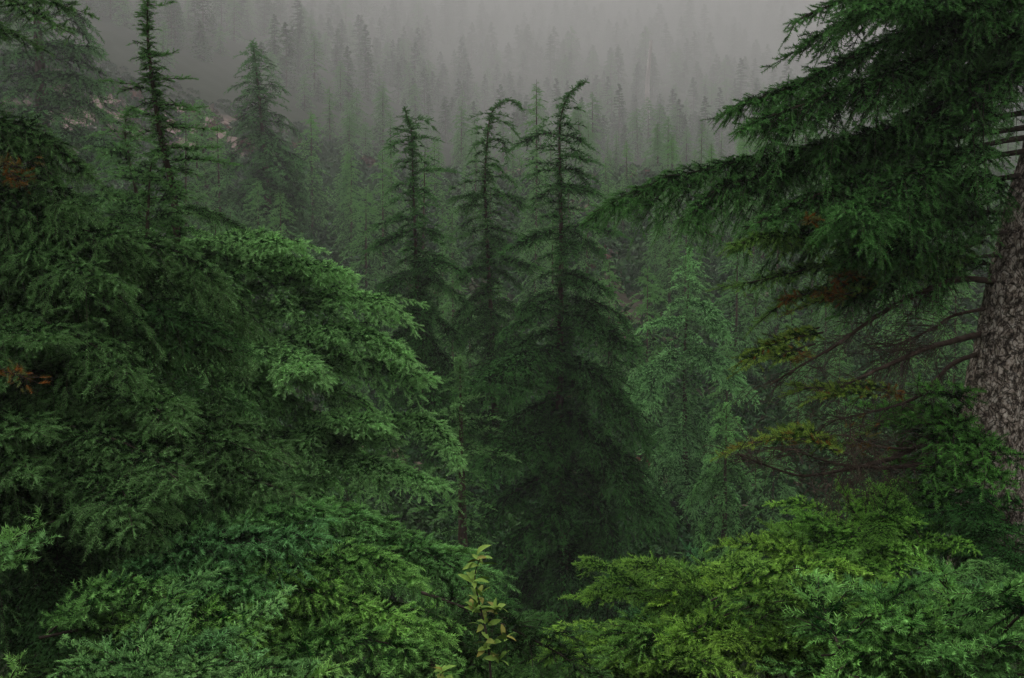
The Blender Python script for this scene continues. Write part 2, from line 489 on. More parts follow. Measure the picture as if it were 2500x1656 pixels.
def put_bough(parent, base, pos, az, elev, length, lod, kind, rng, tint=(1, 1, 1), roll=0.0, name="bough", fat=1.0):
    Ln, ms = lib(lod, kind)
    me = ms[rng.randrange(len(ms))]
    o = bpy.data.objects.new(name, me); COL.objects.link(o)
    o.parent = parent
    s = length / Ln
    o.matrix_local = (Matrix.Translation(Vector(pos) - Vector(base)) @ Matrix.Rotation(az, 4, 'Z') @ Matrix.Rotation(-elev, 4, 'Y')
                      @ Matrix.Rotation(roll, 4, 'X') @ Matrix.Diagonal((s, s * rng.choice((-1, 1)) * rng.uniform(.85, 1.15) * fat, s, 1)))
    v = rng.uniform(.88, 1.12)
    o.color = (tint[0] * v, tint[1] * v, tint[2] * v, 1)
    return o

def kind_for(length, lod, bushy):
    k = {'near': 1.0, 'mid': 1.0, 'far': 1.6, 'dim': 2.6}[lod]
    l = length / k
    if l < .48: return 'short'
    if l < .85 or (not bushy and l < 1.25): return 'narrow'
    return 'full' if l < 2.0 else 'wide'

def leader_mesh(pts, r0, lod, seed, hw, upto):
    """the short shoots that clothe the upper stem, as one crown mesh"""
    rng = np.random.default_rng(seed); L = LOD[lod]
    P, length = resample(pts, 80)
    g = Geo()
    n = int(length * upto / L['bs'] * 9)
    t = 1 - rng.uniform(0, 1, n) ** 1.15 * upto
    p0 = np.stack([np.interp(t, np.linspace(0, 1, 80), P[:, k]) for k in range(3)], 1)
    a = rng.uniform(0, 6.283, n)
    d = norm(np.stack((np.cos(a), np.sin(a), rng.normal(.15, .45, n)), 1))
    w = np.array([hw(q) for q in t])
    l = np.maximum(L['seg'], w * rng.uniform(.5, 1.3, n))
    sag = rng.uniform(0, .3, n)
    A, B, idx, u = chain(p0, d, l, sag, L['seg'])
    prisms(g, A, B, .003, .002, 0)
    needles(g, A, B, rng.uniform(.2, .8, len(A)), np.clip((u - .5) + .5 * (t[idx] > .93), 0, 1), np.zeros(len(A)), lod, rng)
    # needles on the stem's tip
    q = P[int(80 * .9):]
    needles(g, q[:-1], q[1:], np.full(len(q) - 1, .6), np.full(len(q) - 1, .8), np.zeros(len(q) - 1), lod, rng)
    o = offshoots(p0, d, l, sag, L['ts'], 50, L['tl'], rng, L['seg'])
    if o:
        P2, D2, l2, par, _ = o
        A, B, i2, v = chain(P2, D2, l2 * .8, np.full(len(l2), .15), L['seg'])
        needles(g, A, B, rng.uniform(.2, .8, len(A)), np.clip(v - .4, 0, 1), np.zeros(len(A)), lod, rng)
    return g

def conifer(name, label, trunk, Y, prof, lod, seed, r0, cat="tree", group=None, tint=(1, 1, 1), top_gap=.03, bushy=True, spacing=None,
            traced=(), elev=(28, -12), maxb=96, leader_w=.10, leader_upto=.55, jitter=.28, az_range=None, fat=1.0, taper=1.2, top_tint=None):
    """trunk: pixels base..tip; prof: (pixel y, half width in pixels); traced: (pixel points, depth at the tip, half width m)"""
    rng = random.Random(seed); nr = np.random.default_rng(seed)
    pts = [px(x, y, Y) for x, y in trunk]
    base = pts[0]
    t = empty(name, base, label, cat, group)
    rel = [p - base for p in pts]
    g = Geo()
    tube(g, rel, [r0 * 1.25, r0, r0 * .75, r0 * .5, r0 * .28, .006], 10, 0, n=60, rough=.05, rng=nr)
    obj("trunk", g.mesh("trunk", [M['bark']], True), t)
    P, length = resample(pts, 200)
    hw_y = [a for a, _ in prof]; hw_v = [b for _, b in prof]
    pyv = np.interp(np.linspace(0, 1, 200), np.linspace(0, 1, len(trunk)), [y for _, y in trunk])
    s_of = np.concatenate(([0], np.cumsum(np.linalg.norm(np.diff(P, axis=0), axis=1))))
    # pixel y of every station on the trunk
    c, s = math.cos(PITCH), math.sin(PITCH)
    pyv = H0 / 2 - F * ((P[:, 2] * c + P[:, 1] * s) / (P[:, 1] * c - P[:, 2] * s))
    def half(i): return np.interp(pyv[i], hw_y, hw_v) / F * Y
    lw = leader_w
    crown_g = leader_mesh(rel, r0, lod, seed + 5, lambda q: min(max(lw * (1.3 - q * taper), min(.17 * half(min(199, int(q * 199))), .25)), half(min(199, int(q * 199))) * .8 + .03), max(leader_upto, .85))
    crown = obj("crown", crown_g.mesh("crown", [M['twig'], M['needles']]), t, tint=top_tint or tint)
    # boughs down the stem, golden-angle spiral with gaps
    d = top_gap * length; k = 0; az = rng.uniform(0, 6.28)
    sp = spacing or (length / maxb * .92)
    while d < length * .985 and k < maxb:
        i = min(199, max(0, int((1 - d / length) * 199)))
        h = half(i)
        ln = max(.12, h * (1.05 + rng.gauss(0, jitter)))
        f = d / length
        az += 2.4 + rng.gauss(0, .35)
        a = az
        if az_range: a = rng.uniform(*az_range)
        e = math.radians(elev[0] + (elev[1] - elev[0]) * min(1, f * 1.6) + rng.gauss(0, 7))
        kd = kind_for(ln, lod, bushy)
        put_bough(crown, base, P[i], a, e, ln, lod, kd, rng, top_tint if top_tint and f < .36 else tint, rng.gauss(0, .15), fat=fat)
        d += sp * (.45 + .9 * min(1, f * 2.2)) * rng.uniform(.6, 1.4); k += 1
    for q, (path, ytip, wd) in enumerate(traced):
        add_traced(crown, base, path, Y, ytip, wd * (1.8 if lod == 'mid' else 1.15), lod, seed * 31 + q, top_tint if top_tint and path[0][1] < 560 else tint, tuft=1.0, density=1.3)
    return t

def add_traced(parent, base, path, Y0, Y1, wd, lod, seed, tint, droop=.35, dead=0.0, bare=.03, split=False, r0=None, name="bough", tuft=.7, density=1.0, ang0=62):
    n = len(path)
    pts = [px(x, y, Y0 + (Y1 - Y0) * i / max(1, n - 1)) for i, (x, y) in enumerate(path)]
    b = pts[0]; rel = [p - b for p in pts]
    ph = (seed * 1.7) % 6
    def width(t): return wd * (.3 + .7 * min(1, t / .25)) * max(.14, (1 - t) ** .6 * 1.1) * (1 + .22 * math.sin(8 * t + ph))
    loc = Vector(b) - Vector(base)
    if split:
        w, l = bough_parts(rel, width, lod, seed, droop=droop, dead=dead, bare=bare, r0=r0, tuft=tuft, density=density, ang0=ang0)
        o = obj(name, w.mesh(name, [M['twig'], M['needles']]), parent, loc, tint)
        obj("foliage", l.mesh("foliage", [M['twig'], M['needles']]), o, (0, 0, 0), tint)
        return o
    return obj(name, bough_mesh(name, rel, width, lod, seed, droop=droop, dead=dead, bare=bare, r0=r0, tuft=tuft, density=density, ang0=ang0), parent, loc, tint)

# ------------------------------------------------------------------ the slim hemlocks in the middle
MID = "hemlocks standing in the middle of the clearing"
conifer("hemlock_tree", "tallest slim hemlock in the middle, its leader bending to the right above the others",
        [(1400, 1600), (1385, 1450), (1368, 1150), (1368, 800), (1370, 600), (1368, 450), (1366, 320), (1372, 275), (1386, 235), (1410, 210), (1432, 200)], 20,
        [(200, 8), (290, 42), (400, 72), (520, 80), (560, 100), (700, 115), (780, 140), (880, 175), (1000, 200), (1150, 230), (1300, 250), (1450, 260), (1620, 170)],
        'mid', 11, .10, group=MID, leader_w=.42, taper=1.2, leader_upto=.62, elev=(5, -30), maxb=90, tint=(.5, .66, .48),
        traced=[([(1368, 330), (1330, 326), (1280, 345), (1245, 368)], 19.6, .12), ([(1370, 332), (1400, 335), (1445, 362)], 19.6, .12),
                ([(1369, 380), (1410, 385), (1458, 398)], 19.5, .12), ([(1368, 420), (1335, 415), (1292, 430)], 19.8, .10),
                ([(1370, 412), (1400, 415), (1452, 438)], 19.6, .13), ([(1370, 455), (1410, 460), (1458, 472)], 19.4, .2),
                ([(1368, 460), (1345, 466), (1312, 488)], 20.2, .15), ([(1370, 556), (1420, 552), (1475, 562), (1525, 577)], 19.4, .16),
                ([(1368, 560), (1310, 575), (1260, 600), (1222, 618)], 19.2, .2), ([(1370, 660), (1420, 680), (1490, 712)], 19.4, .22),
                ([(1368, 850), (1300, 860), (1230, 895), (1172, 945)], 18.2, .5), ([(1370, 760), (1440, 780), (1520, 835), (1560, 860)], 19.2, .4),
                ([(1368, 870), (1440, 900), (1520, 990), (1575, 1070)], 19.2, .5), ([(1368, 1000), (1460, 1060), (1560, 1200), (1610, 1260)], 19, .6),
                ([(1368, 720), (1330, 740), (1290, 770)], 19.4, .25), ([(1368, 1050), (1300, 1070), (1240, 1090), (1180, 1140)], 18.8, .5)])
conifer("hemlock_tree", "slim hemlock left of the tallest, its thin leader arching over to the right",
        [(1215, 1120), (1208, 1000), (1202, 850), (1195, 700), (1188, 560), (1184, 440), (1190, 340), (1197, 285), (1215, 258), (1242, 244), (1266, 256), (1276, 268)], 23,
        [(240, 8), (300, 42), (400, 52), (480, 72), (560, 78), (650, 95), (750, 108), (850, 125), (960, 140), (1100, 150)],
        'mid', 12, .06, group=MID, maxb=92, leader_w=.30, taper=1.2, tint=(.62, .74, .58), leader_upto=.7, elev=(12, -24),
        traced=[([(1190, 290), (1215, 292), (1240, 305), (1262, 328)], 22.8, .06), ([(1186, 350), (1215, 340), (1232, 362), (1238, 392)], 22.7, .09),
                ([(1184, 345), (1165, 350), (1152, 366)], 22.9, .05), ([(1186, 400), (1215, 410), (1258, 452)], 22.6, .1),
                ([(1188, 475), (1240, 480), (1290, 508)], 22.6, .18), ([(1184, 470), (1160, 490), (1142, 520)], 22.7, .15),
                ([(1190, 555), (1235, 565), (1282, 580)], 22.5, .12), ([(1188, 545), (1160, 560), (1138, 575)], 22.8, .1),
                ([(1192, 645), (1260, 640), (1330, 662)], 22.2, .2), ([(1190, 650), (1150, 660), (1120, 690)], 22.6, .2)])
conifer("hemlock_tree", "slim hemlock with a broken pale tip, leftmost of the three in the middle",
        [(1042, 1080), (1035, 950), (1026, 800), (1018, 700), (1013, 560), (1008, 440), (1006, 340), (1002, 310), (993, 282), (989, 266)], 22,
        [(260, 6), (300, 34), (400, 42), (460, 54), (560, 72), (620, 90), (700, 104), (800, 130), (900, 145), (1080, 145)],
        'mid', 13, .06, group=MID, maxb=92, leader_w=.32, taper=1.2, tint=(.5, .66, .48), leader_upto=.7, elev=(16, -24),
        traced=[([(1008, 300), (1030, 292), (1058, 312)], 21.9, .025), ([(1007, 345), (980, 345), (942, 362)], 21.6, .08), ([(1006, 322), (985, 322), (962, 332)], 21.9, .05),
                ([(1008, 340), (1035, 336), (1066, 342)], 21.8, .08), ([(1009, 425), (1050, 416), (1112, 420)], 21.6, .07), ([(1010, 455), (980, 450), (956, 462)], 21.8, .1),
                ([(1010, 460), (1040, 470), (1062, 492)], 21.7, .1), ([(1012, 535), (970, 532), (910, 556)], 21.5, .12), ([(1013, 560), (970, 575), (905, 604)], 21.4, .18),
                ([(1014, 555), (1050, 562), (1095, 582)], 21.6, .12), ([(1018, 640), (1070, 640), (1130, 662)], 21.4, .22), ([(1018, 660), (970, 690), (920, 740)], 21.2, .22)])
conifer("hemlock_sapling", "thin young hemlock with a straight leader below the two left middle hemlocks",
        [(1130, 1350), (1128, 1200), (1126, 1050), (1124, 960), (1123, 868)], 16,
        [(868, 5), (920, 25), (970, 42), (1010, 60), (1060, 75), (1130, 80), (1350, 90)], 'mid', 14, .06, group=MID, leader_w=.10, leader_upto=.5,
        elev=(25, -5), maxb=60, tint=(1.1, 1.1, 1.0))
conifer("hemlock_tree", "grey green hemlock with drooping sprays right of the tallest hemlock",
        [(1676, 1340), (1674, 1200), (1672, 1000), (1672, 850), (1680, 720), (1683, 650), (1684, 605)], 27,
        [(600, 5), (660, 26), (700, 48), (740, 60), (800, 74), (880, 92), (960, 112), (1060, 130), (1200, 135), (1340, 130)],
        'mid', 15, .08, group=MID, leader_w=.20, leader_upto=.5, elev=(0, -34), tint=(1.95, 1.95, 2.05), maxb=64,
        traced=[([(1676, 735), (1720, 750), (1782, 828)], 26.4, .3), ([(1674, 780), (1620, 785), (1575, 800)], 26.4, .25), ([(1672, 850), (1740, 870), (1815, 940)], 26.2, .5), ([(1672, 860), (1600, 900), (1545, 985)], 26.2, .5)])
conifer("hemlock_sapling", "small hemlock with hanging sprays and a reddish bare stem beside the grey green one",
        [(1768, 1330), (1770, 1200), (1772, 1080), (1774, 985)], 22, [(985, 8), (1020, 30), (1080, 60), (1200, 90), (1330, 110)],
        'mid', 16, .05, group=MID, elev=(0, -40), leader_w=.14, maxb=50, tint=(1.5, 1.6, 1.4))

# ------------------------------------------------------------------ the spired hemlock on the left and its neighbours
conifer("hemlock_tree", "lush hemlock with a bare spiky spire reaching the top edge, broad pale lower boughs",
        [(455, 1500), (450, 1200), (440, 900), (432, 640), (425, 480), (402, 380), (385, 290), (372, 200), (362, 110), (360, 40), (362, -12)], 11,
        [(-20, 8), (60, 28), (120, 38), (180, 46), (230, 50), (300, 55), (380, 70), (440, 80), (520, 150), (600, 260), (700, 400), (850, 500), (1000, 560), (1150, 600), (1300, 600)],
        'near', 21, .085, leader_w=.17, taper=.75, leader_upto=.66, elev=(8, -20), tint=(2.7, 2.4, 2.5), top_tint=(.95, 1.05, .85), maxb=80,
        traced=[([(365, 10), (385, 14), (412, 8)], 10.9, .03), ([(372, 195), (330, 205), (268, 198)], 10.9, .06), ([(374, 192), (420, 192), (462, 192)], 10.9, .06),
                ([(368, 135), (390, 136), (412, 132)], 11, .05), ([(386, 258), (430, 255), (472, 268)], 10.7, .08), ([(388, 262), (450, 268), (490, 262)], 10.8, .05),
                ([(392, 310), (460, 312), (535, 318)], 10.7, .08), ([(392, 318), (350, 325), (318, 345)], 10.8, .08), ([(400, 360), (470, 362), (530, 360)], 10.6, .07),
                ([(410, 392), (480, 388), (575, 402)], 10.5, .09), ([(432, 620), (540, 590), (640, 580), (700, 600)], 10, .4), ([(434, 650), (560, 610), (680, 600), (735, 592)], 10.6, .3),
                ([(436, 700), (600, 650), (740, 640), (850, 668)], 10.2, .45), ([(438, 740), (620, 700), (760, 670), (866, 672)], 10.8, .4), ([(440, 800), (650, 750), (800, 720), (930, 735), (960, 770)], 10.4, .55),
                ([(440, 860), (640, 840), (800, 800), (940, 830), (1000, 880)], 10, .55), ([(445, 930), (680, 880), (850, 870), (960, 900), (1060, 925)], 10.2, .5),
                ([(445, 1000), (560, 890), (650, 850), (730, 880), (745, 905)], 9.2, .42), ([(448, 1100), (700, 1060), (850, 1020), (940, 1050)], 9.6, .45),
                ([(448, 1120), (800, 1080), (990, 1020), (1080, 1060), (1120, 1140)], 9.8, .45), ([(450, 1150), (700, 1120), (900, 1130), (1080, 1190)], 9.6, .5)])
conifer("hemlock_sapling", "slender sapling with a nodding tip just left of the spired hemlock",
        [(345, 800), (350, 620), (338, 500), (318, 400), (306, 330), (308, 285), (320, 270), (345, 275)], 15,
        [(265, 5), (300, 40), (350, 55), (430, 60), (500, 120), (600, 130), (800, 140)], 'mid', 22, .045, elev=(20, -18), leader_w=.12, maxb=60,
        tint=(1.1, 1.12, 1.05), traced=[([(340, 500), (280, 480), (225, 490), (195, 520)], 14.5, .3), ([(318, 400), (290, 370), (265, 365)], 14.8, .15)])
conifer("hemlock_sapling", "small sapling with a reddish stem showing in front of the spired hemlock",
        [(362, 800), (360, 560), (364, 470), (370, 400), (392, 380)], 10, [(380, 10), (420, 40), (480, 90), (560, 130), (660, 170), (800, 200)], 'near', 23, .03,
        elev=(20, -10), leader_w=.08, leader_upto=.35, maxb=40, tint=(1.15, 1.15, 1.05))
conifer("hemlock_tree", "thin hazy tree tip between the spired hemlock and the rocky clearing",
        [(515, 700), (508, 500), (498, 380), (490, 300), (486, 245)], 60, [(245, 4), (300, 35), (380, 50), (450, 80), (560, 100), (700, 120)],
        'far', 24, .2, elev=(20, -12), leader_w=.35, maxb=90)
conifer("fir_tree", "hazy narrow fir standing alone in the fog left of the middle",
        [(668, 720), (660, 600), (648, 400), (632, 230), (617, 100)], 55, [(100, 5), (150, 34), (210, 62), (260, 72), (330, 100), (420, 122), (520, 135), (600, 140), (720, 150)],
        'far', 25, .22, elev=(4, -34), leader_w=.9, leader_upto=.9, jitter=.16, tint=(.65, .75, .7), fat=1.7)
conifer("fir_tree", "faint small fir in the mist right of the lone narrow fir",
        [(880, 760), (868, 640), (855, 520), (846, 440), (841, 405)], 70, [(400, 3), (470, 20), (540, 45), (620, 75), (760, 100)], 'far', 26, .2, elev=(6, -30), leader_w=.6, maxb=90, tint=(.75, .85, .8), fat=1.5)
conifer("hemlock_tree", "tall faded hemlock with long ragged boughs at the left edge",
        [(150, 900), (130, 600), (105, 300), (95, 120), (85, -60), (75, -220)], 46, [(-220, 60), (30, 120), (120, 150), (240, 165), (350, 190), (480, 180), (700, 220)],
        'far', 27, .45, elev=(8, -16), leader_w=.4, leader_upto=.6, tint=(.7, .8, .75), fat=1.4,
        traced=[([(97, 120), (150, 108), (240, 118)], 45, 1.0), ([(100, 190), (170, 185), (250, 215)], 45, 1.0), ([(105, 250), (180, 240), (275, 290)], 44.5, 1.1), ([(110, 330), (190, 330), (290, 360)], 44, 1.3)])

# ------------------------------------------------------------------ near tree at the left edge, its trunk out of frame
def near_left():
    Y = 7.0
    base = px(-330, 1700, Y)
    t = empty("hemlock_tree", base, "big dark hemlock at the left edge, its boughs sweeping down across the lower left", "tree")
    g = Geo(); nr = np.random.default_rng(3)
    tube(g, [px(-330, y, Y) - base for y in (1700, 1000, 300, -500, -1500, -3000, -5000)], [.2, .18, .16, .13, .1, .05, .01], 14, 0, n=40, rough=.04, rng=nr)
    obj("trunk", g.mesh("trunk", [M['old_bark']], True), t)
    dk = (1.0, .95, .9)
    T = [  # path, depth base, depth tip, width, droop
        ([(-330, -150), (-100, -60), (60, 20), (165, 78)], 6.5, 5.8, .20, .3), ([(-300, -160), (0, -40), (120, 0), (212, 34)], 6.8, 6.4, .18, .3),
        ([(-330, 150), (-100, 60), (20, 80), (95, 115)], 7, 7.2, .3, .4),
        ([(-330, 260), (-60, 280), (60, 310), (140, 360), (245, 450)], 7, 6.6, .42, .5), ([(-330, 330), (-40, 330), (60, 390), (150, 470), (180, 505)], 7, 6.4, .42, .5),
        ([(-330, 420), (-60, 440), (80, 500), (200, 560), (330, 590)], 7, 6.4, .5, .6), ([(-330, 470), (0, 520), (200, 560), (360, 590), (480, 640), (560, 730)], 7, 6.8, .62, .6),
        ([(-330, 500), (100, 540), (350, 600), (520, 690), (600, 800)], 7, 7.4, .6, .65),
        ([(-330, 600), (-50, 600), (100, 625), (200, 650), (290, 700)], 7, 5.9, .5, .5), ([(-330, 660), (0, 640), (180, 690), (320, 760), (420, 840)], 7, 6.6, .55, .6),
        ([(-330, 700), (0, 740), (120, 790), (240, 850), (310, 915)], 7, 5.6, .5, .5), ([(-330, 720), (100, 760), (330, 800), (480, 830), (590, 870)], 7, 6.8, .5, .6),
        ([(-330, 860), (0, 880), (200, 920), (300, 945), (380, 955), (450, 1000)], 7, 5.8, .45, .45), ([(-330, 900), (50, 900), (260, 950), (370, 990), (430, 1048)], 7, 5.4, .42, .45),
        ([(-330, 980), (60, 1020), (240, 1060), (360, 1110), (445, 1185)], 6.6, 5.0, .45, .45), ([(-330, 1000), (80, 1080), (220, 1130), (300, 1200), (322, 1285)], 6.6, 4.9, .40, .5),
        ([(-330, 960), (200, 1000), (420, 1040), (560, 1080), (720, 1140)], 7, 6.0, .48, .5), ([(-330, 1020), (250, 1090), (480, 1100), (600, 1160), (735, 1215)], 7, 5.8, .48, .5),
        ([(-330, 950), (250, 960), (480, 1000), (620, 1060), (700, 1110)], 7, 6.6, .45, .5),
        ([(-330, 1020), (-100, 1030), (20, 1040), (95, 1058)], 6.4, 5.2, .3, .4), ([(-330, 1050), (-60, 1080), (40, 1120), (80, 1165)], 6.4, 5.1, .3, .4),
        ([(-330, 1150), (100, 1220), (300, 1300), (420, 1340)], 6.6, 5.8, .5, .5), ([(-330, 820), (-80, 790), (40, 800), (120, 830)], 7, 5.6, .45, .45)]
    for i, (path, y0, y1, w, dr) in enumerate(T):
        add_traced(t, base, path, y0, y1, w, 'near', 300 + i, dk, droop=dr, split=True, density=1.05)
    rng = random.Random(5)
    for k in range(34):
        py = rng.uniform(640, 1500)
        put_bough(t, base, px(-330 + rng.uniform(0, 500) * min(1, (py - 200) / 600), py, Y + rng.uniform(-.3, .9)), rng.uniform(-1.3, .8), math.radians(rng.uniform(-25, 5)), rng.uniform(1.0, 1.7), 'near', rng.choice(('full', 'wide')), rng, (.6, .7, .6))  # fill boughs tinted darker: older needles, and painted shade between the traced boughs
    for path, Yd in (([(0, 905), (40, 915), (65, 925)], 5.4), ([(10, 405), (50, 408)], 6.4), ([(28, 440), (66, 432)], 6.4)):
        add_spray(t, base, path, Yd, 300, spread=.05)
    return t

def add_spray(parent, base, path, Y, seed, spread=.04, name="withered_spray", dead=1.0):
    rng = np.random.default_rng(seed + int(path[0][0])); g = Geo()
    P, _ = resample([px(x, y, Y) for x, y in path], 14)
    n = 24
    w = P[rng.integers(0, 14, n)]; q = w + rng.normal(0, spread, (n, 3)) * (1, 1, .5)
    prisms(g, w, q, .0025, .002, 0)
    d = norm(rng.normal(0, 1, (n, 3)) * (1, .7, .6)) * .05
    needles(g, q, q + d, rng.uniform(.3, 1, n), rng.uniform(0, .6, n), rng.uniform(.15, 1, n) * dead, 'near', rng, mi=1)
    prisms(g, P[:-1], P[1:], .003, .003, 0)
    obj(name, g.mesh(name, [M['twig'], M['needles']]), parent, (0, 0, 0)).location = -Vector(base)
BIG_LEFT = near_left()

# ------------------------------------------------------------------ big tree at the right edge
def near_right():
    Y = 8.0
    ctr = [(2412, 1560), (2410, 1400), (2411, 1250), (2430, 1000), (2462, 860), (2490, 700), (2525, 540), (2578, 330), (2650, 0), (2720, -400)]
    up = [np.array((4.6, 8.0, z)) for z in (8.0, 14.0, 20.0)]  # unseen stem continued upward to carry the added shading crown
    base = px(*ctr[0], Y)
    t = empty("old_hemlock_tree", base, "old hemlock with a thick pale barked trunk at the right edge, dark boughs overhead", "tree")
    pts = [px(x, y, Y) - base for x, y in ctr]
    tg = Geo(); tube(tg, [pts[-1]] + [u - base for u in up], [48 / F * Y, .09, .05, .01], 16, 0, n=24)
    P, L = resample(pts, 260)
    rad = np.interp(np.linspace(0, 1, 260), np.linspace(0, 1, 10), np.array([104, 88, 80, 78, 76, 72, 66, 60, 54, 48]) / F * Y)
    S = 96
    an = np.linspace(0, 2 * math.pi, S, endpoint=False)
    co = np.zeros((260, S, 3))
    for i in range(260):
        for j in range(S):
            c, s_ = math.cos(an[j]), math.sin(an[j])
            v = Vector((c * .23, s_ * .23, P[i][2] * .30))
            ridge = abs(mnoise.noise(v * 13.0)) * .6 + abs(mnoise.noise(v * 27.0)) * .4
            big = mnoise.noise(v * 4.0)
            r = rad[i] * (1 + .06 * big + .15 * ridge)
            co[i, j] = P[i] + np.array((c * r, s_ * r, 0))
    i = np.arange(259)[:, None] * S; j = np.arange(S)[None]; k = (j + 1) % S
    a, b, c, d = i + j, i + k, i + S + k, i + S + j
    tri = np.stack((np.stack((a, b, c), -1), np.stack((a, c, d), -1)), 2).reshape(-1, 3)
    obj("trunk", mesh_from("trunk", co.reshape(-1, 3), tri, [M['old_bark']], None, None, True), t)
    obj("treetop_stem", tg.mesh("treetop_stem", [M['old_bark']], True), t)
    G = (.72, .88, .66)
    T = [  # path, y0, y1, width, droop, bare, tint
        ([(2640, -160), (2400, -90), (2200, -40), (2050, 5), (1955, 45), (1930, 78)], 8, 7.2, .30, .45, .2, G), ([(2640, -60), (2380, -20), (2200, 10), (2060, 30)], 8, 6.8, .45, .5, .2, G),
        ([(2630, 40), (2400, 40), (2230, 75), (2080, 140), (1930, 215), (1820, 250), (1755, 285)], 8, 7.4, .45, .6, .28, G),
        ([(2620, 70), (2420, 90), (2240, 150), (2080, 210), (1950, 260), (1840, 300), (1805, 325)], 8, 7.0, .5, .65, .28, G),
        ([(2600, 150), (2500, 150), (2400, 190), (2320, 245), (2230, 295), (2100, 330), (1980, 370)], 8, 7.6, .5, .6, .30, G),
        ([(2590, 260), (2350, 300), (2100, 340), (1900, 375), (1720, 415), (1580, 455), (1455, 516)], 8, 7.6, .55, .8, .28, G),
        ([(2590, 300), (2300, 340), (2050, 380), (1850, 430), (1740, 470), (1690, 540), (1745, 580)], 8, 7.2, .42, .8, .28, G),
        ([(2570, 360), (2300, 400), (2100, 440), (1940, 500), (1820, 560)], 8, 7.0, .55, .7, .28, G), ([(2550, 420), (2350, 450), (2180, 480), (2020, 540), (1930, 580)], 8, 7.4, .5, .6, .15, G),
        ([(2540, 330), (2380, 360), (2240, 420), (2120, 500), (2060, 520)], 8, 6.6, .5, .6, .28, G), ([(2510, 520), (2380, 520), (2250, 545), (2120, 600), (2060, 640)], 8, 7.2, .45, .6, .2, G),
        ([(2520, 570), (2410, 570), (2340, 600), (2220, 625), (2050, 640), (1880, 680), (1760, 702)], 8, 7.2, .30, .4, .25, (1.2, 1.1, .7)),
        ([(2300, 560), (2130, 555), (2000, 570), (1880, 575), (1790, 600)], 7.8, 7.2, .3, .6, .2, (1.5, 1.35, .75)),
        ([(2500, 620), (2350, 630), (2220, 650), (2120, 690), (2040, 730)], 8, 7.6, .4, .5, .3, G), ([(2480, 660), (2380, 640), (2300, 680), (2270, 740)], 8, 8.4, .35, .5, .2, G),
        ([(2340, 660), (2180, 670), (2050, 700), (1930, 730), (1850, 790)], 7.8, 7.4, .22, .4, .3, (1.2, 1.1, .7))]
    for q, (path, y0, y1, w, dr, bare, tint) in enumerate(T):
        add_traced(t, base, path, y0, y1, w * .95, 'near', 500 + q, tint, droop=dr, bare=bare if path[0][1] > 250 else .10, split=True, r0=.024 if q < 11 else .018, density=1.4)
    rng = random.Random(8)
    for kk in range(9):
        f = rng.uniform(.70, .94); i = int(f * 259)
        put_bough(t, base, P[i] + base, math.pi + rng.uniform(-1.3, .25), math.radians(rng.uniform(-22, 8)), rng.uniform(1.2, 2.3) * (.6 + f * .5), 'near', rng.choice(('full', 'wide')), rng, G)
    # bare lower limbs with fine dead twigs
    for q, (path, y0, y1, r) in enumerate([
            ([(2440, 690), (2405, 685), (2340, 682), (2270, 705), (2180, 748), (2100, 800), (2030, 850), (1960, 890), (1880, 940)], 8, 7.2, .024),
            ([(2410, 812), (2330, 832), (2250, 855), (2180, 886), (2080, 932), (2000, 968)], 8, 7.2, .024), ([(2400, 860), (2330, 886), (2290, 922), (2250, 962), (2190, 990), (2100, 1012), (2020, 1030)], 8, 7.4, .018),
            ([(2420, 752), (2330, 770), (2280, 800), (2200, 838), (2130, 850)], 8, 7.6, .013), ([(2400, 1010), (2300, 1050), (2200, 1110), (2130, 1132), (2060, 1148), (1960, 1162), (1880, 1140), (1800, 1108)], 8, 6.6, .020),
            ([(2400, 1050), (2240, 1092), (2150, 1092), (2100, 1080), (2060, 1056)], 7.9, 6.8, .012), ([(2380, 1110), (2200, 1140), (2120, 1140), (2030, 1130), (1940, 1100)], 7.8, 6.7, .016), ([(2400, 590), (2250, 640), (2130, 690), (2060, 700)], 8, 7.8, .012)]):
        nr = np.random.default_rng(900 + q); g = Geo()
        rel = [px(x, y, y0 + (y1 - y0) * i / (len(path) - 1)) - base for i, (x, y) in enumerate(path)]
        Q, T_ = tube(g, rel, [r, r * .8, r * .5, r * .2], 8, 0, n=60, rough=.10, rng=nr)
        n = 46
        ii = nr.integers(14, 60, n)
        d = norm(T_[ii] * nr.uniform(.3, 1, (n, 1)) + nr.normal(0, .5, (n, 3)) * (1, 1, .8) + UP * nr.normal(-.1, .3, (n, 1)))
        l = nr.uniform(.08, .5, n)
        A, B, idx, u = chain(Q[ii], d, l, nr.uniform(-.3, .5, n), .06)
        prisms(g, A, B, .0035 * (1.1 - u), .003 * (1.05 - u))
        o = offshoots(Q[ii], d, l, np.full(n, .1), .05, 45, .22, nr, .03)
        A, B, idx, u = chain(o[0], o[1], o[2], nr.uniform(-.3, .6, len(o[2])), .06)
        prisms(g, A, B, .0022, .0013)
        obj("dead_branch", g.mesh("dead_branch", [M['bark']]), t)
    # yellowing foliage at the ends of the low limbs
    YG = (1.8, 1.3, .6)
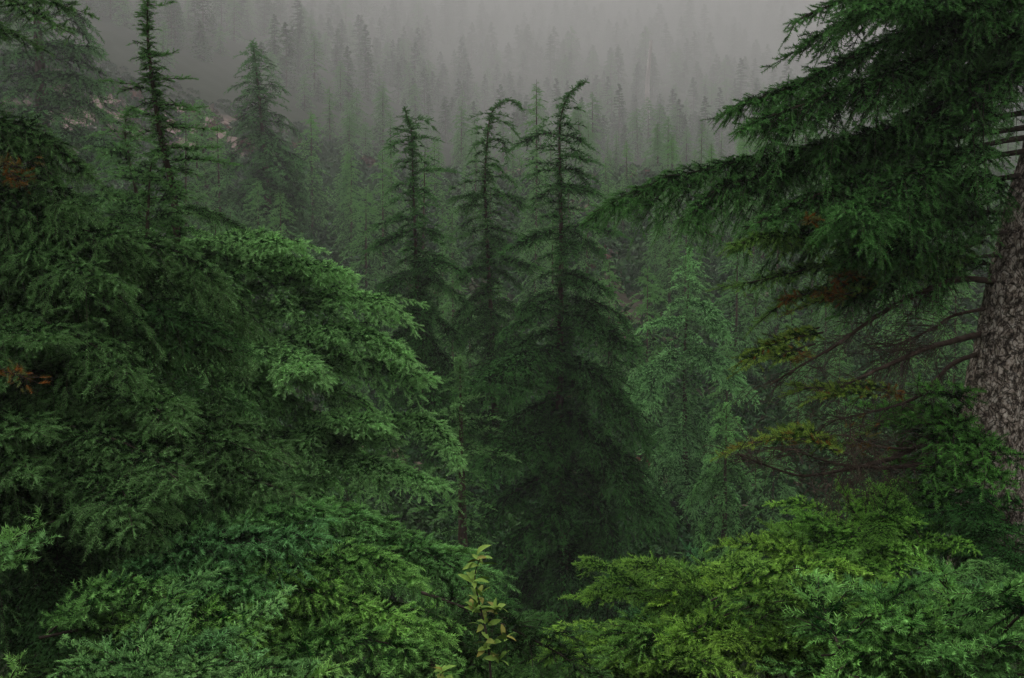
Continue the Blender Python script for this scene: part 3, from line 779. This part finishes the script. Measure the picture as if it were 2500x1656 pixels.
    for q, (path, Yd, w, dead) in enumerate([([(2010, 812), (1940, 825), (1870, 850), (1815, 895)], 7.2, .17, .06), ([(1990, 840), (1920, 860), (1860, 880)], 7.1, .14, .05), ([(2000, 800), (1960, 815), (1900, 835)], 7.4, .14, .02),
                                            ([(2190, 955), (2080, 945), (1980, 948), (1935, 958)], 7.3, .13, .08), ([(2150, 965), (2050, 960), (1990, 975)], 7.1, .13, .05),
                                            ([(2070, 1110), (1960, 1072), (1850, 1078), (1772, 1108)], 6.6, .13, .22), ([(2050, 1115), (1980, 1060), (1920, 1058), (1860, 1080)], 6.8, .15, .1), ([(2050, 1100), (2010, 1075), (1950, 1062)], 6.9, .14, .05),
                                            ([(2160, 690), (2080, 715), (2000, 735), (1935, 760)], 7.4, .10, .15)]):
        add_traced(t, base, path, Yd + .1, Yd, w, 'near', 640 + q, YG, droop=.12, dead=dead, r0=.008, tuft=1.0, density=1.5)
    for path, Yd in (([(1915, 735), (1940, 720)], 7.3), ([(2010, 715), (2030, 722)], 7.3), ([(2045, 690), (2055, 665)], 7.3), ([(2046, 712), (2042, 725)], 7.3), ([(2072, 668), (2080, 672)], 7.3), ([(2150, 622), (2156, 626)], 7.4),
                     ([(1975, 540), (1988, 538)], 7.0), ([(2160, 958), (2195, 962)], 7.1), ([(1950, 875), (1962, 868)], 7.0)):
        add_spray(t, base, path, Yd, 20, spread=.018)
    add_spray(t, base, [(2110, 1012), (2100, 1060), (2120, 1085), (2150, 1070)], 7.0, 33, spread=.05, dead=.8)
    # foliage hugging the foot of the trunk
    for kk in range(34):
        x, y = rng.uniform(2260, 2400), rng.uniform(1000, 1230)
        put_bough(t, base, px(x + 20, y, 7.65), math.pi + rng.uniform(-1.2, 1.6), math.radians(rng.uniform(-40, 30)), rng.uniform(.3, .6), 'near', 'short', rng, (1.0, 1.25, .7))
near_right()

# ------------------------------------------------------------------ low bushes in the foreground
def bush(name, label, cat, centre, Y, boughs, seed, tint, n_fill=40, rx=150, ry=60, depth=.8, group=None, ln=(.5, 1.0), elev=(-5, 35), kinds=('narrow', 'full'), var=.15, droop=.12, az=(0, 6.283), fill_shade=.0):
    """boughs: traced (pixel path, depth, half width); the rest fill a dome round the centre"""
    rng = random.Random(seed)
    base = px(centre[0], centre[1], Y); base = np.array((base[0], base[1], min(base[2] - .35, ground_z(base[0], base[1]) + .05)))
    t = empty(name, base, label, cat, group)
    g = Geo(); nr = np.random.default_rng(seed)
    for k in range(5):
        e = px(centre[0] + rng.uniform(-rx, rx) * .25, centre[1] + 40 - rng.uniform(0, ry) * .5, Y + rng.uniform(-depth, depth) * .5)
        tube(g, [np.zeros(3), (e - base) * .55 + (rng.gauss(0, .1), rng.gauss(0, .1), .1), e - base], [.018, .011, .005], 6, 0, n=14, rough=.06, rng=nr)
    obj("stem", g.mesh("stem", [M['bark']], True), t)
    for k in range(n_fill):
        u, v = rng.uniform(-1, 1), rng.uniform(-1, 1)
        top = math.sqrt(max(0, 1 - .8 * u * u))
        p = px(centre[0] + u * rx, centre[1] - ry * top * rng.uniform(-.9, 1), Y + v * depth)
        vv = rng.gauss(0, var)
        k_ = max(.3, 1 - fill_shade + vv)  # darkens the fill: older needles, plus shade of the gaps put into the tint
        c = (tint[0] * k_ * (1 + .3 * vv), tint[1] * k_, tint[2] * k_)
        put_bough(t, base, p, rng.uniform(*az), math.radians(rng.uniform(*elev)), rng.uniform(*ln), 'near', rng.choice(kinds), rng, c)
    for q, (path, y0, y1, w) in enumerate(boughs):
        vv = rng.gauss(0, var)
        add_traced(t, base, path, y0, y1, w, 'near', seed * 7 + q, r0=.006, tint=(tint[0] * (1 + vv * 1.4), tint[1] * (1 + vv), tint[2]), droop=droop, split=False, tuft=1.0, density=1.3)
    return t

# dark spreading hemlock below the left tree
bush("low_hemlock", "spreading low hemlock in the lower left foreground, layered boughs with pale tips", "shrub", (600, 1560), 5.6,
     [([(300, 1450), (450, 1330), (600, 1290), (740, 1245), (830, 1260), (900, 1290)], 6.0, 5.6, .35), ([(400, 1400), (650, 1290), (800, 1245), (950, 1290), (1040, 1330), (1150, 1352)], 6.4, 6.2, .40),
      ([(250, 1460), (420, 1350), (560, 1318), (700, 1312), (790, 1316)], 5.4, 5.0, .28), ([(450, 1480), (700, 1390), (880, 1360), (980, 1400), (1040, 1440)], 5.6, 5.4, .36),
      ([(400, 1560), (600, 1450), (760, 1440), (900, 1490), (960, 1530)], 5.4, 4.9, .34), ([(500, 1600), (750, 1500), (950, 1500), (1080, 1560)], 5.4, 5.1, .36),
      ([(500, 1450), (800, 1340), (1000, 1340), (1120, 1380), (1220, 1400)], 6.2, 6.0, .4), ([(300, 1500), (480, 1420), (600, 1430), (660, 1480)], 5.2, 4.7, .26),
      ([(600, 1660), (800, 1560), (980, 1580), (1080, 1640)], 5, 4.7, .34), ([(200, 1600), (380, 1490), (520, 1500), (600, 1550)], 5.0, 4.6, .28), ([(100, 1560), (250, 1450), (370, 1440), (430, 1480)], 5.0, 4.7, .26)],
     71, (1.6, 1.6, 1.25), 16, 520, 170, 1.0, ln=(.8, 1.5), elev=(-18, 8), kinds=('full', 'full', 'narrow'), droop=.4, az=(-1.6, 1.2), fill_shade=.5)
bush("fir_sapling", "young fir at the bottom edge with blue green upright shoots, left of centre", "shrub", (400, 1660), 3.9,
     [([(330, 1700), (300, 1640), (270, 1600), (250, 1585)], 3.9, 3.8, .10), ([(380, 1720), (400, 1640), (420, 1590), (440, 1548)], 4, 3.9, .10), ([(420, 1720), (470, 1630), (500, 1590), (520, 1572)], 3.9, 3.8, .10),
      ([(440, 1720), (520, 1650), (570, 1610), (612, 1598)], 3.9, 3.7, .10), ([(360, 1720), (360, 1640), (350, 1600), (360, 1575)], 3.9, 3.8, .1), ([(460, 1720), (560, 1680), (640, 1660)], 3.8, 3.7, .09)],
     72, (1.7, 1.65, 1.55), 14, 150, 40, .35, ln=(.3, .6), elev=(0, 40), kinds=('narrow',))
bush("fir_sapling", "pale fir shoot poking in at the left edge, lower down", "shrub", (-60, 1340), 3.8,
     [([(-160, 1400), (-60, 1350), (20, 1320), (80, 1293)], 3.8, 3.7, .07), ([(-160, 1420), (-40, 1370), (30, 1350), (95, 1326)], 3.8, 3.6, .07), ([(-160, 1450), (-60, 1400), (0, 1380), (40, 1372)], 3.8, 3.7, .06)],
     73, (1.5, 1.45, 1.35), 0, 60, 30, .2)
bush("fir_sapling", "single pale fir twig rising from the bottom edge between two shrubs", "shrub", (740, 1690), 3.8,
     [([(700, 1740), (740, 1680), (770, 1650), (815, 1632)], 3.8, 3.7, .06), ([(690, 1740), (740, 1660), (755, 1640)], 3.8, 3.7, .05), ([(-10, 1740), (20, 1670), (40, 1630)], 3.8, 3.7, .06)],
     74, (1.5, 1.45, 1.35), 0, 60, 30, .2)
# right-hand foreground
bush("yellow_green_hemlock", "yellow green shrubby hemlock filling the lower right, tinged with orange", "shrub", (1880, 1570), 5.6,
     [([(2100, 1480), (1980, 1380), (1850, 1330), (1770, 1332)], 6.6, 6.4, .28), ([(2100, 1440), (2000, 1370), (1930, 1330), (1880, 1290)], 6.8, 6.8, .26), ([(2050, 1420), (1980, 1370), (1940, 1320), (1935, 1300)], 6.8, 6.7, .2),
      ([(1900, 1500), (1780, 1440), (1650, 1410), (1540, 1420)], 6.2, 5.8, .26), ([(1880, 1540), (1760, 1470), (1680, 1460), (1630, 1470)], 5.8, 5.3, .28), ([(2050, 1560), (1930, 1490), (1850, 1480), (1790, 1510)], 5.6, 5.1, .3),
      ([(1800, 1640), (1660, 1560), (1560, 1560), (1500, 1600)], 5.2, 4.9, .28), ([(1950, 1650), (1820, 1560), (1720, 1540), (1640, 1560)], 5.2, 4.8, .3), ([(2050, 1660), (1950, 1580), (1880, 1560)], 5.0, 4.7, .3),
      ([(1950, 1500), (2000, 1440), (2030, 1400), (2060, 1370)], 6.2, 6.0, .22), ([(1700, 1480), (1650, 1400), (1600, 1375), (1570, 1370)], 6.4, 6.4, .22)],
     75, (1.65, 1.5, .72), 74, 280, 150, .9, ln=(.4, .8), elev=(0, 32), kinds=('narrow', 'full'), var=.18)
bush("hemlock_shrub", "rounded bright green shrub at the foot of the old trunk", "shrub", (2110, 1400), 7.3,
     [([(2180, 1420), (2120, 1320), (2080, 1240), (2060, 1200)], 7.4, 7.3, .25), ([(2200, 1420), (2180, 1300), (2160, 1220), (2140, 1190)], 7.4, 7.3, .25), ([(2150, 1420), (2060, 1330), (2000, 1280), (1955, 1262)], 7.2, 7.0, .28)],
     76, (2.1, 2.1, 1.0), 60, 150, 150, .5, ln=(.4, .8), elev=(-15, 30), kinds=('narrow', 'full'))
bush("fir_sapling", "blue green young fir in the lower right corner, its leader leaning left", "shrub", (2260, 1600), 4.6,
     [([(2330, 1600), (2320, 1500), (2310, 1430), (2280, 1400), (2245, 1362)], 4.8, 4.7, .09), ([(2325, 1560), (2330, 1470), (2312, 1420), (2300, 1392)], 4.8, 4.7, .11), ([(2300, 1560), (2220, 1480), (2160, 1460), (2120, 1450)], 4.8, 4.6, .16),
      ([(2330, 1600), (2250, 1520), (2200, 1500), (2130, 1500)], 4.6, 4.3, .18), ([(2300, 1640), (2180, 1570), (2100, 1555), (2020, 1560)], 4.6, 4.3, .18), ([(2350, 1600), (2400, 1530), (2440, 1520), (2480, 1540)], 4.6, 4.4, .16),
      ([(2330, 1660), (2200, 1600), (2110, 1600), (2040, 1640)], 4.4, 4.1, .18), ([(2360, 1640), (2420, 1590), (2500, 1600)], 4.4, 4.1, .16), ([(2400, 1680), (2480, 1600), (2350, 1595), (2290, 1606)], 4.2, 3.9, .15)],
     77, (1.4, 1.5, 1.1), 44, 260, 80, .6, ln=(.35, .7), elev=(-10, 35), kinds=('narrow', 'short'))
bush("fir_sapling", "thin shoots of a young fir at the right edge, below the old trunk", "shrub", (2540, 1500), 5.0,
     [([(2560, 1560), (2500, 1490), (2440, 1450), (2375, 1428)], 5, 4.8, .07), ([(2560, 1580), (2500, 1500), (2420, 1470), (2365, 1462)], 5, 4.8, .07), ([(2580, 1560), (2520, 1470), (2460, 1452)], 5, 4.9, .07)],
     78, (1.3, 1.35, 1.1), 14, 80, 70, .4, ln=(.3, .6))
bush("fir_sapling", "small upright fir tip showing behind the yellow green shrub", "shrub", (1720, 1440), 7.2,
     [([(1720, 1460), (1720, 1390), (1718, 1345), (1716, 1318)], 7.2, 7.2, .10), ([(1720, 1440), (1700, 1370), (1680, 1340)], 7.2, 7.1, .06), ([(1720, 1440), (1745, 1385), (1778, 1350)], 7.2, 7.1, .08)],
     79, (1.4, 1.45, 1.3), 12, 60, 30, .3, ln=(.3, .5))
bush("fir_sapling", "tiny fir with one upright leader in the dark gap at the bottom", "shrub", (1600, 1560), 6.0,
     [([(1600, 1580), (1597, 1520), (1594, 1470)], 6, 6, .05), ([(1598, 1530), (1570, 1500), (1545, 1500)], 6, 5.9, .05), ([(1598, 1545), (1630, 1525), (1645, 1520)], 6, 5.9, .05)],
     80, (1.3, 1.4, 1.25), 6, 40, 15, .2, ln=(.25, .4))
bush("hemlock_shrub", "dark green shrub in the hollow at the foot of the tallest hemlock", "shrub", (1420, 1720), 8.5, [], 81, (1.1, 1.2, .8), 60, 260, 90, .9, ln=(.5, 1.0), elev=(-10, 20))
bush("hemlock_shrub", "dim shrub in the shaded hollow behind the leafy shoot", "shrub", (1200, 1600), 11, [], 82, (.95, 1.15, .85), 60, 280, 130, 1.2, ln=(.7, 1.4), elev=(-20, 10), kinds=('full', 'wide'))
bush("hemlock_shrub", "shaded shrub at the right edge beside the old trunk", "shrub", (2480, 1330), 7.4, [], 83, (.8, 1.1, .8), 30, 70, 110, .5, ln=(.4, .8), elev=(-20, 15))

# ------------------------------------------------------------------ leafy shoots with broad leaves
def leaf_shape(L, W, bend, seed, hue):
    r = np.random.default_rng(seed)
    n = 7; u = np.linspace(0, 1, n)
    w = W * np.sin(np.pi * np.clip(u, .03, 1) ** .85) ** .8 * .5; w[-1] = .001
    x = L * u; z = bend * L * (u - u * u * 1.6)
    co, fol = [], []
    for i in range(n):
        for s in (-1, 0, 1):
            co.append((x[i], s * w[i], z[i] + abs(s) * w[i] * .35))
            edge = abs(s) * .5 + .5 * (u[i] > .8)
            c = np.array((.17, .29, .05)) * (1 - hue) + np.array((.24, .12, .04)) * hue
            c = c * (1 - .35 * edge * hue) + np.array((.22, .07, .02)) * .35 * edge * hue
            fol.append(c * r.uniform(.85, 1.15))
    tri = []
    for i in range(n - 1):
        for s in (0, 1):
            a = i * 3 + s
            tri += [(a, a + 1, a + 4), (a, a + 4, a + 3)]
    return mesh_from("leaf", np.array(co), np.array(tri), [M['scrub']], np.array(fol), None, True)
def leafy_shoot(label, stem, Y, whorls, seed):
    rng = random.Random(seed)
    base = px(*stem[0], Y)
    t = empty("leafy_shoot", base, label, "plant")
    g = Geo()
    tube(g, [px(x, y, Y) - base for x, y in stem], [.006, .004, .002], 6, 0, n=24)
    obj("stem", g.mesh("stem", [M['twig']], True), t)
    meshes = [leaf_shape(1, .36 * rng.uniform(.8, 1.15), rng.uniform(.1, .5), seed * 9 + k, (.0, .05, .1, .3, .0, .5)[k]) for k in range(6)]
    for (x, y, n, s) in whorls:
        a0 = rng.uniform(0, 6); n += 3
        for k in range(n):
            o = obj("leaf", meshes[rng.randrange(6)], t)
            ln = .72 * s / F * Y * rng.uniform(.75, 1.15)
            o.matrix_local = (Matrix.Translation(Vector(px(x + rng.gauss(0, 5), y + rng.gauss(0, 6), Y + rng.gauss(0, .02))) - Vector(base)) @ Matrix.Rotation(a0 + k * 6.283 / n + rng.gauss(0, .3), 4, 'Z')
                              @ Matrix.Rotation(math.radians(-rng.uniform(-10, 55)), 4, 'Y') @ Matrix.Rotation(rng.gauss(0, .5), 4, 'X') @ Matrix.Scale(ln, 4))
leafy_shoot("leafy shoot with yellow green reddening leaves rising at the bottom centre", [(1200, 1680), (1190, 1560), (1165, 1450), (1160, 1400), (1172, 1365)], 4.4,
            [(1170, 1372, 6, 62), (1155, 1425, 6, 58), (1160, 1490, 6, 62), (1215, 1495, 6, 60), (1180, 1520, 4, 50), (1230, 1560, 5, 55), (1185, 1575, 6, 58), (1215, 1610, 6, 55), (1170, 1460, 4, 50)], 91)
leafy_shoot("small leafy sprig with yellow leaves at the bottom edge, left of the taller leafy shoot", [(1085, 1700), (1078, 1660), (1075, 1640)], 4.2, [(1075, 1645, 6, 48), (1085, 1665, 5, 45)], 92)

# ------------------------------------------------------------------ trees on the far hillside
def whole_tree(h, seed, lod, wr, droop_e=(15, -25), sp=None, sparse=1.0):
    """trunk and crown Geo of a conifer of height h"""
    rng = random.Random(seed); nr = np.random.default_rng(seed)
    L = LOD[lod]
    tr, cr = Geo(), Geo()
    r0 = h * .012
    lean = rng.gauss(0, .01) * h
    tp = [np.array((0, 0, -.6)), np.array((lean * .3, 0, h * .5)), np.array((lean, 0, h))]
    P, T = tube(tr, tp, [r0, r0 * .6, .01], 7, 0, n=30)
    wp = rng.uniform(.6, .9)
    d = .02 * h
    needles(cr, P[-5:-1], P[-4:], np.full(4, .5), np.full(4, .3), np.zeros(4), lod, nr, mi=1, size=.3)
    while d < h * .96:
        f = d / h
        ln = max(.15, wr * h * (f + .01) ** wp * rng.uniform(.7, 1.15)); ns = min(1.0, .12 + .9 * ln / (L['seg'] * 2.2))
        p = P[min(29, int((1 - f) * 29))]; p = np.array((lean * (1 - f), 0, h * (1 - f)))
        a = rng.uniform(0, 6.283)
        e = math.radians(droop_e[0] + (droop_e[1] - droop_e[0]) * min(1, f * 1.5) + rng.gauss(0, 7))
        path = [p + np.array((math.cos(a) * math.cos(e) * ln * u, math.sin(a) * math.cos(e) * ln * u, math.sin(e) * ln * u - .18 * ln * u * u)) for u in (0, .35, .7, 1)]
        wd = ln * .36
        w, l = bough_parts(path, lambda t: wd * max(.15, (1 - t) ** .6), lod, rng.randrange(9999), droop=.3, tuft=.5, density=.9 * sparse, nsize=ns)
        for s in (w, l):
            for c_, t_, f_, m_ in zip(s.co, s.tri, s.fol, s.mi):
                cr.co.append(c_); cr.tri.append(t_ + cr.n - 0); cr.fol.append(f_); cr.mi.append(m_)
            # indices inside s run over s.n; shift by where s starts in cr
            k = len(s.tri); base_n = cr.n
            cr.n += s.n
        d += (sp or h * .013) * (.5 + f) * rng.uniform(.6, 1.4)
    return tr, cr

MISTY = [whole_tree(h, 200 + i, 'far', w) for i, (h, w) in enumerate(((9, .25), (11, .22), (8, .28), (13, .20), (10, .25)))]
MISTY = [(t.mesh("trunk", [M['bark']], True), c.mesh("crown", [M['twig'], M['needles']])) for t, c in MISTY]
def join(t, c, name):
    g = Geo()
    g.co, g.tri, g.fol, g.mi, g.n = t.co + c.co, t.tri + [q + t.n for q in c.tri], t.fol + c.fol, t.mi + c.mi, t.n + c.n
    return g.mesh(name, [M['bark'], M['needles']])
FAINT = [join(*whole_tree(h, 260 + i, 'dim', w), "fog_tree") for i, (h, w) in enumerate(((16, .24), (20, .21), (24, .19), (18, .25), (22, .22), (14, .27)))]

def shade_crown(tree, loc, which, s, sz):  # unseen crown added above the view to shade the near trees
    o = obj("crown", MISTY[which][1], tree, Vector(loc) - tree.location, (.9, 1.0, .85)); o.scale = (s, s, sz)
    o.rotation_euler = (0, 0, 1.3 * which)
OLD, EDGE = bpy.data.objects["old_hemlock_tree"], BIG_LEFT
shade_crown(OLD, (4.6, 8.0, 3.6), 3, 1.5, 1.5)
shade_crown(EDGE, (-4.3, 7.0, 4.6), 1, 1.5, 1.5)
rng = random.Random(77)
def misty(x, y, which, s, label, tint=(1, 1, 1), group="misty conifers across the hollow"):
    z = float(ground_z(x, y))
    t = empty("misty_tree", (x, y, z), label, "tree", group)
    t.rotation_euler = (0, 0, rng.uniform(0, 6.28)); t.scale = (s, s, s * rng.uniform(.9, 1.1))
    a, b = MISTY[which]
    obj("trunk", a, t); obj("crown", b, t, tint=tint)
# individually seen misty trees: pixel x of the trunk, depth, tip pixel y
SEEN = [(1800, 34, 560, "misty conifer with feathery boughs just left of the old tree's low branches"), (1900, 38, 480, "misty conifer behind the low yellow sprays of the old tree"),
        (1600, 44, 540, "misty conifer behind the long bough tip of the old tree"), (2020, 36, 640, "dim conifer behind the bare lower limbs"), (2180, 40, 600, "dim conifer behind the old tree, close to its trunk"),
        (940, 50, 520, "pale misty conifer left of the three slim hemlocks"), (1080, 52, 540, "pale misty conifer between the left and arching slim hemlocks"), (1290, 50, 540, "pale misty conifer between the arching and tallest slim hemlocks"),
        (1500, 52, 520, "misty conifer just right of the tallest slim hemlock"), (780, 55, 460, "faint conifer right behind the lone narrow fir"), (1950, 30, 880, "small dim conifer below the low limbs of the old tree"),
        (2080, 27, 900, "small dim conifer in the hollow behind the rounded shrub"), (1890, 25, 1010, "small feathery conifer beside the orange tinged spray"), (560, 40, 500, "misty conifer below the rocky clearing on the left")]
for i, (qx, Y, qy, lab) in enumerate(SEEN):
    Y = fd(Y)
    p = px(qx, qy, Y); z = float(ground_z(p[0], Y)); hgt = max(3.0, p[2] - z)
    k = i % 5; s = hgt / (9, 11, 8, 13, 10)[k]
    misty(p[0], Y, k, s, lab, tint=(1.15, 1.2, 1.0) if qx < 1400 and qx > 900 else (1, 1.05, 1))
n = 0; tries = 0; hollow = []
while n < 60 and tries < 3000:
    tries += 1
    y = rng.uniform(30, 66); x = rng.uniform(-.3, .5) * y
    if bare_amount(x, y) > .02 or any((x - a) ** 2 + (y - b) ** 2 < 7 + (y * .04) ** 2 for a, b in hollow): continue
    hollow.append((x, y)); n += 1
    misty(x, y, rng.randrange(5), rng.uniform(.35, .62) * (.6 + y / 90), "dark young conifer crowding the hollow behind the slim hemlocks", tint=(1.0, 1.05, .9), group="young conifers in the hollow")
n = 0; tries = 0; placed = []
while n < 130 and tries < 4000:
    tries += 1
    y = fd(rng.uniform(44, 92)); x = rng.uniform(-.5, .5) * y * 1.02
    if bare_amount(x, y) > .02 or any((x - a) ** 2 + (y - b) ** 2 < 14 for a, b in placed): continue
    # keep the view to the rocky clearing on the left open
    if -.40 * y < x < -.18 * y and y < 150: continue
    k = rng.randrange(5); top = (HORIZON - rng.uniform(300, 640)) / F * y - float(ground_z(x, y))
    if x < -.16 * y: top += 60 / F * y
    sc_ = min(rng.uniform(.4, .8) * (.7 + y / 250), top / (9, 11, 8, 13, 10)[k])
    if sc_ < .18: continue
    placed.append((x, y)); n += 1
    misty(x, y, k, sc_, "conifer half lost in the fog on the slope across the hollow", tint=(1.1, 1.15, 1.0), group="conifers fading on the slope across the hollow")
n = 0
while n < 290:
    y = 120 + 700 * rng.random() ** 1.7; x = rng.uniform(-.52, .52) * y
    if -.42 * y < x < -.16 * y and y < 190: continue
    o = obj("fog_tree", FAINT[n % 6], None, (x, y, float(ground_z(x, y)) - .3), tint=(1.0, 1.0, 1.0))
    s = rng.uniform(.7, 1.3) * min(1.4, .16 + y / 700); o.scale = (s * 1.35, s * 1.35, s); o.rotation_euler = (0, 0, rng.uniform(0, 6.28))
    tag(o, "conifer dissolved into the fog high on the far hillside", "tree", "conifers dissolved in fog on the far hillside"); n += 1
def veil_tree(h, seed, wr):
    r = np.random.default_rng(seed); g = Geo()
    tube(g, [np.array((0, 0, -.5)), np.array((0, 0, h))], [h * .01, .02], 5, 0, n=6)
    n = 95
    f = (np.arange(n) + r.uniform(0, 1, n)) / n
    ln = wr * h * f ** .75 * r.uniform(.55, 1.15, n) + .1
    a = r.uniform(0, 6.283, n)
    d = np.stack((np.cos(a), np.sin(a), .25 - .6 * f), 1); side = np.stack((-np.sin(a), np.cos(a), 0 * a), 1)
    p = np.stack((0 * f, 0 * f, h * (1 - f)), 1)
    for u0, u1, w in ((0, .5, 0), (.45, 1, 0), (.3, .75, .5), (.3, .75, -.5), (.6, .95, .25), (.6, .95, -.25)):
        A = p + d * (ln * u0)[:, None]; B = p + d * (ln * u1)[:, None] + side * (ln * w * .8)[:, None] - UP * (ln * u1 * u1 * .15)[:, None]
        needles(g, A, B, r.uniform(.2, .8, n), np.full(n, max(0, u1 - .6)), np.zeros(n), 'veil', r, size=1.0)
    return g.mesh('distant_forest', [M['bark'], M['needles']])
# beyond the three hundred largest, the rest of the far forest as one mass
def far_forest():
    r = np.random.default_rng(6)
    src = []
    for m in [veil_tree(h, 290 + i, w) for i, (h, w) in enumerate(((18, .25), (22, .23), (25, .21), (15, .28)))]:
        c = np.empty(len(m.vertices) * 3, np.float32); m.vertices.foreach_get("co", c)
        t = np.empty(len(m.loops), np.int32); m.loops.foreach_get("vertex_index", t)
        f = np.empty(len(m.vertices) * 4, np.float32); m.attributes["fol"].data.foreach_get("color", f)
        k = np.empty(len(m.polygons), np.int32); m.polygons.foreach_get("material_index", k)
        src.append((c.reshape(-1, 3), t.reshape(-1, 3), f.reshape(-1, 4)[:, :3], k))
    print("far tree triangles", [len(q[1]) for q in src])
    g = Geo()
    for i in range(1700):
        y = 260 + 1700 * r.uniform() ** 1.1; x = r.uniform(-.53, .53) * y
        s = r.uniform(.6, 1.3) * min(1.8, .22 + y / 800); a = r.uniform(0, 6.283); ca, sa = math.cos(a) * s * 1.4, math.sin(a) * s * 1.4
        c, t, f, k = src[i % 4]
        co = np.stack((c[:, 0] * ca - c[:, 1] * sa + x, c[:, 0] * sa + c[:, 1] * ca + y, c[:, 2] * s + float(ground_z(x, y)) - .5), 1)
        g.add(co, t, f, 0); g.mi[-1] = k
    tag(obj("distant_forest", g.mesh("distant_forest", [M['bark'], M['needles']])), "dense conifer forest vanishing into the fog on the far hillside", "forest", kind="stuff")
far_forest()
# pale dead trunk high in the fog
SY = 520
b = px(1580, 345, SY); zb = float(ground_z(b[0], SY)); tip = px(1590, 100, SY)
g = Geo(); tube(g, [np.zeros(3) + (0, 0, -.5), np.array((.1, 0, (tip[2] - zb) * .5)), np.array((tip[0] - b[0], 0, tip[2] - zb))], [1.2, 1.0, .7], 10, 0, n=30, rough=.05, rng=np.random.default_rng(4))
t = obj("dead_snag", g.mesh("dead_snag", [M['snag']], True), None, (b[0], SY, zb)); tag(t, "bare pale dead trunk standing faintly in the fog, upper right of centre", "tree")

# ------------------------------------------------------------------ scrub on the open slope
def scrub():
    r = np.random.default_rng(9)
    K = 5000
    y = 24 + 150 * r.uniform(0, 1, K) ** 1.9; x = r.uniform(-.5, .5, K) * y
    ba = bare_amount(x, y); keep = r.uniform(size=K) > ba * .45
    x, y, ba = x[keep], y[keep], ba[keep]; K = len(x)
    R = r.uniform(.35, 1.1, K) * np.minimum(.5 + y / 70, 1.7) * np.clip((185 - y) / 80, .2, 1) * (1 - .45 * ba)
    n = 190; S = K * n
    d = norm(r.normal(0, 1, (K, n, 3))); d[..., 2] = np.abs(d[..., 2])
    rad = r.uniform(.55, 1.05, (K, n, 1)) * (1 + .35 * np.sin(d[..., :1] * 5 + x[:, None, None]) * np.cos(d[..., 1:2] * 6))
    p = d * rad * R[:, None, None] * (1, 1, .9) + np.stack((x, y, ground_z(x, y)), 1)[:, None]
    s = (r.uniform(.0014, .0034, (K, n)) * (8 + y[:, None]))[..., None]
    a = norm(r.normal(0, 1, (K, n, 3))); b2 = norm(np.cross(a, d + r.normal(0, .5, (K, n, 3))))
    co = np.stack((p - a * s, p + b2 * s * .5, p + a * s, p - b2 * s * .5), 2)
    green = np.array(((.010, .046, .007), (.020, .058, .010), (.007, .036, .006)))[r.integers(0, 3, K)]
    red = np.array(((.075, .032, .020), (.08, .06, .04), (.03, .034, .014)))[r.integers(0, 3, K)]
    c = np.where((r.uniform(size=K) < ba * .7 + .015)[:, None], red, green)[:, None] * r.uniform(.7, 1.35, (K, n, 1))
    i = np.arange(S)[:, None] * 4
    tri = np.concatenate((i + np.array((0, 1, 2)), i + np.array((0, 2, 3))))
    me = mesh_from("undergrowth", co.reshape(-1, 3), tri, [M['scrub']], np.repeat(c.reshape(-1, 3), 4, 0))
    tag(obj("undergrowth", me), "low green and reddish brown scrub covering the open slope", "scrub", kind="stuff")
scrub()

# ------------------------------------------------------------------ fog: one even volume round everything
def haze():
    x0, x1, y0, y1, z0, z1 = -1300, 1300, -75, 2305, -75, 980
    co = np.array([(x, y, z) for x in (x0, x1) for y in (y0, y1) for z in (z0, z1)], float)
    q = [(0, 1, 3, 2), (4, 6, 7, 5), (0, 4, 5, 1), (2, 3, 7, 6), (0, 2, 6, 4), (1, 5, 7, 3)]
    tri = np.array([t for a, b, c, d in q for t in ((a, b, c), (a, c, d))])
    m = bpy.data.materials.new("haze"); m.use_nodes = True
    n = m.node_tree; n.nodes.remove(n.nodes["Principled BSDF"])
    v = n.nodes.new("ShaderNodeVolumePrincipled")
    v.inputs["Color"].default_value = (*HAZE_COLOR, 1)
    v.inputs["Density"].default_value = HAZE_DENSITY
    v.inputs["Anisotropy"].default_value = 0.1
    n.links.new(v.outputs[0], n.nodes["Material Output"].inputs["Volume"])
    m.cycles.homogeneous_volume = True
    tag(obj("haze", mesh_from("haze", co, tri, [m])), "pale even fog filling the valley", "fog", kind="stuff")
haze()
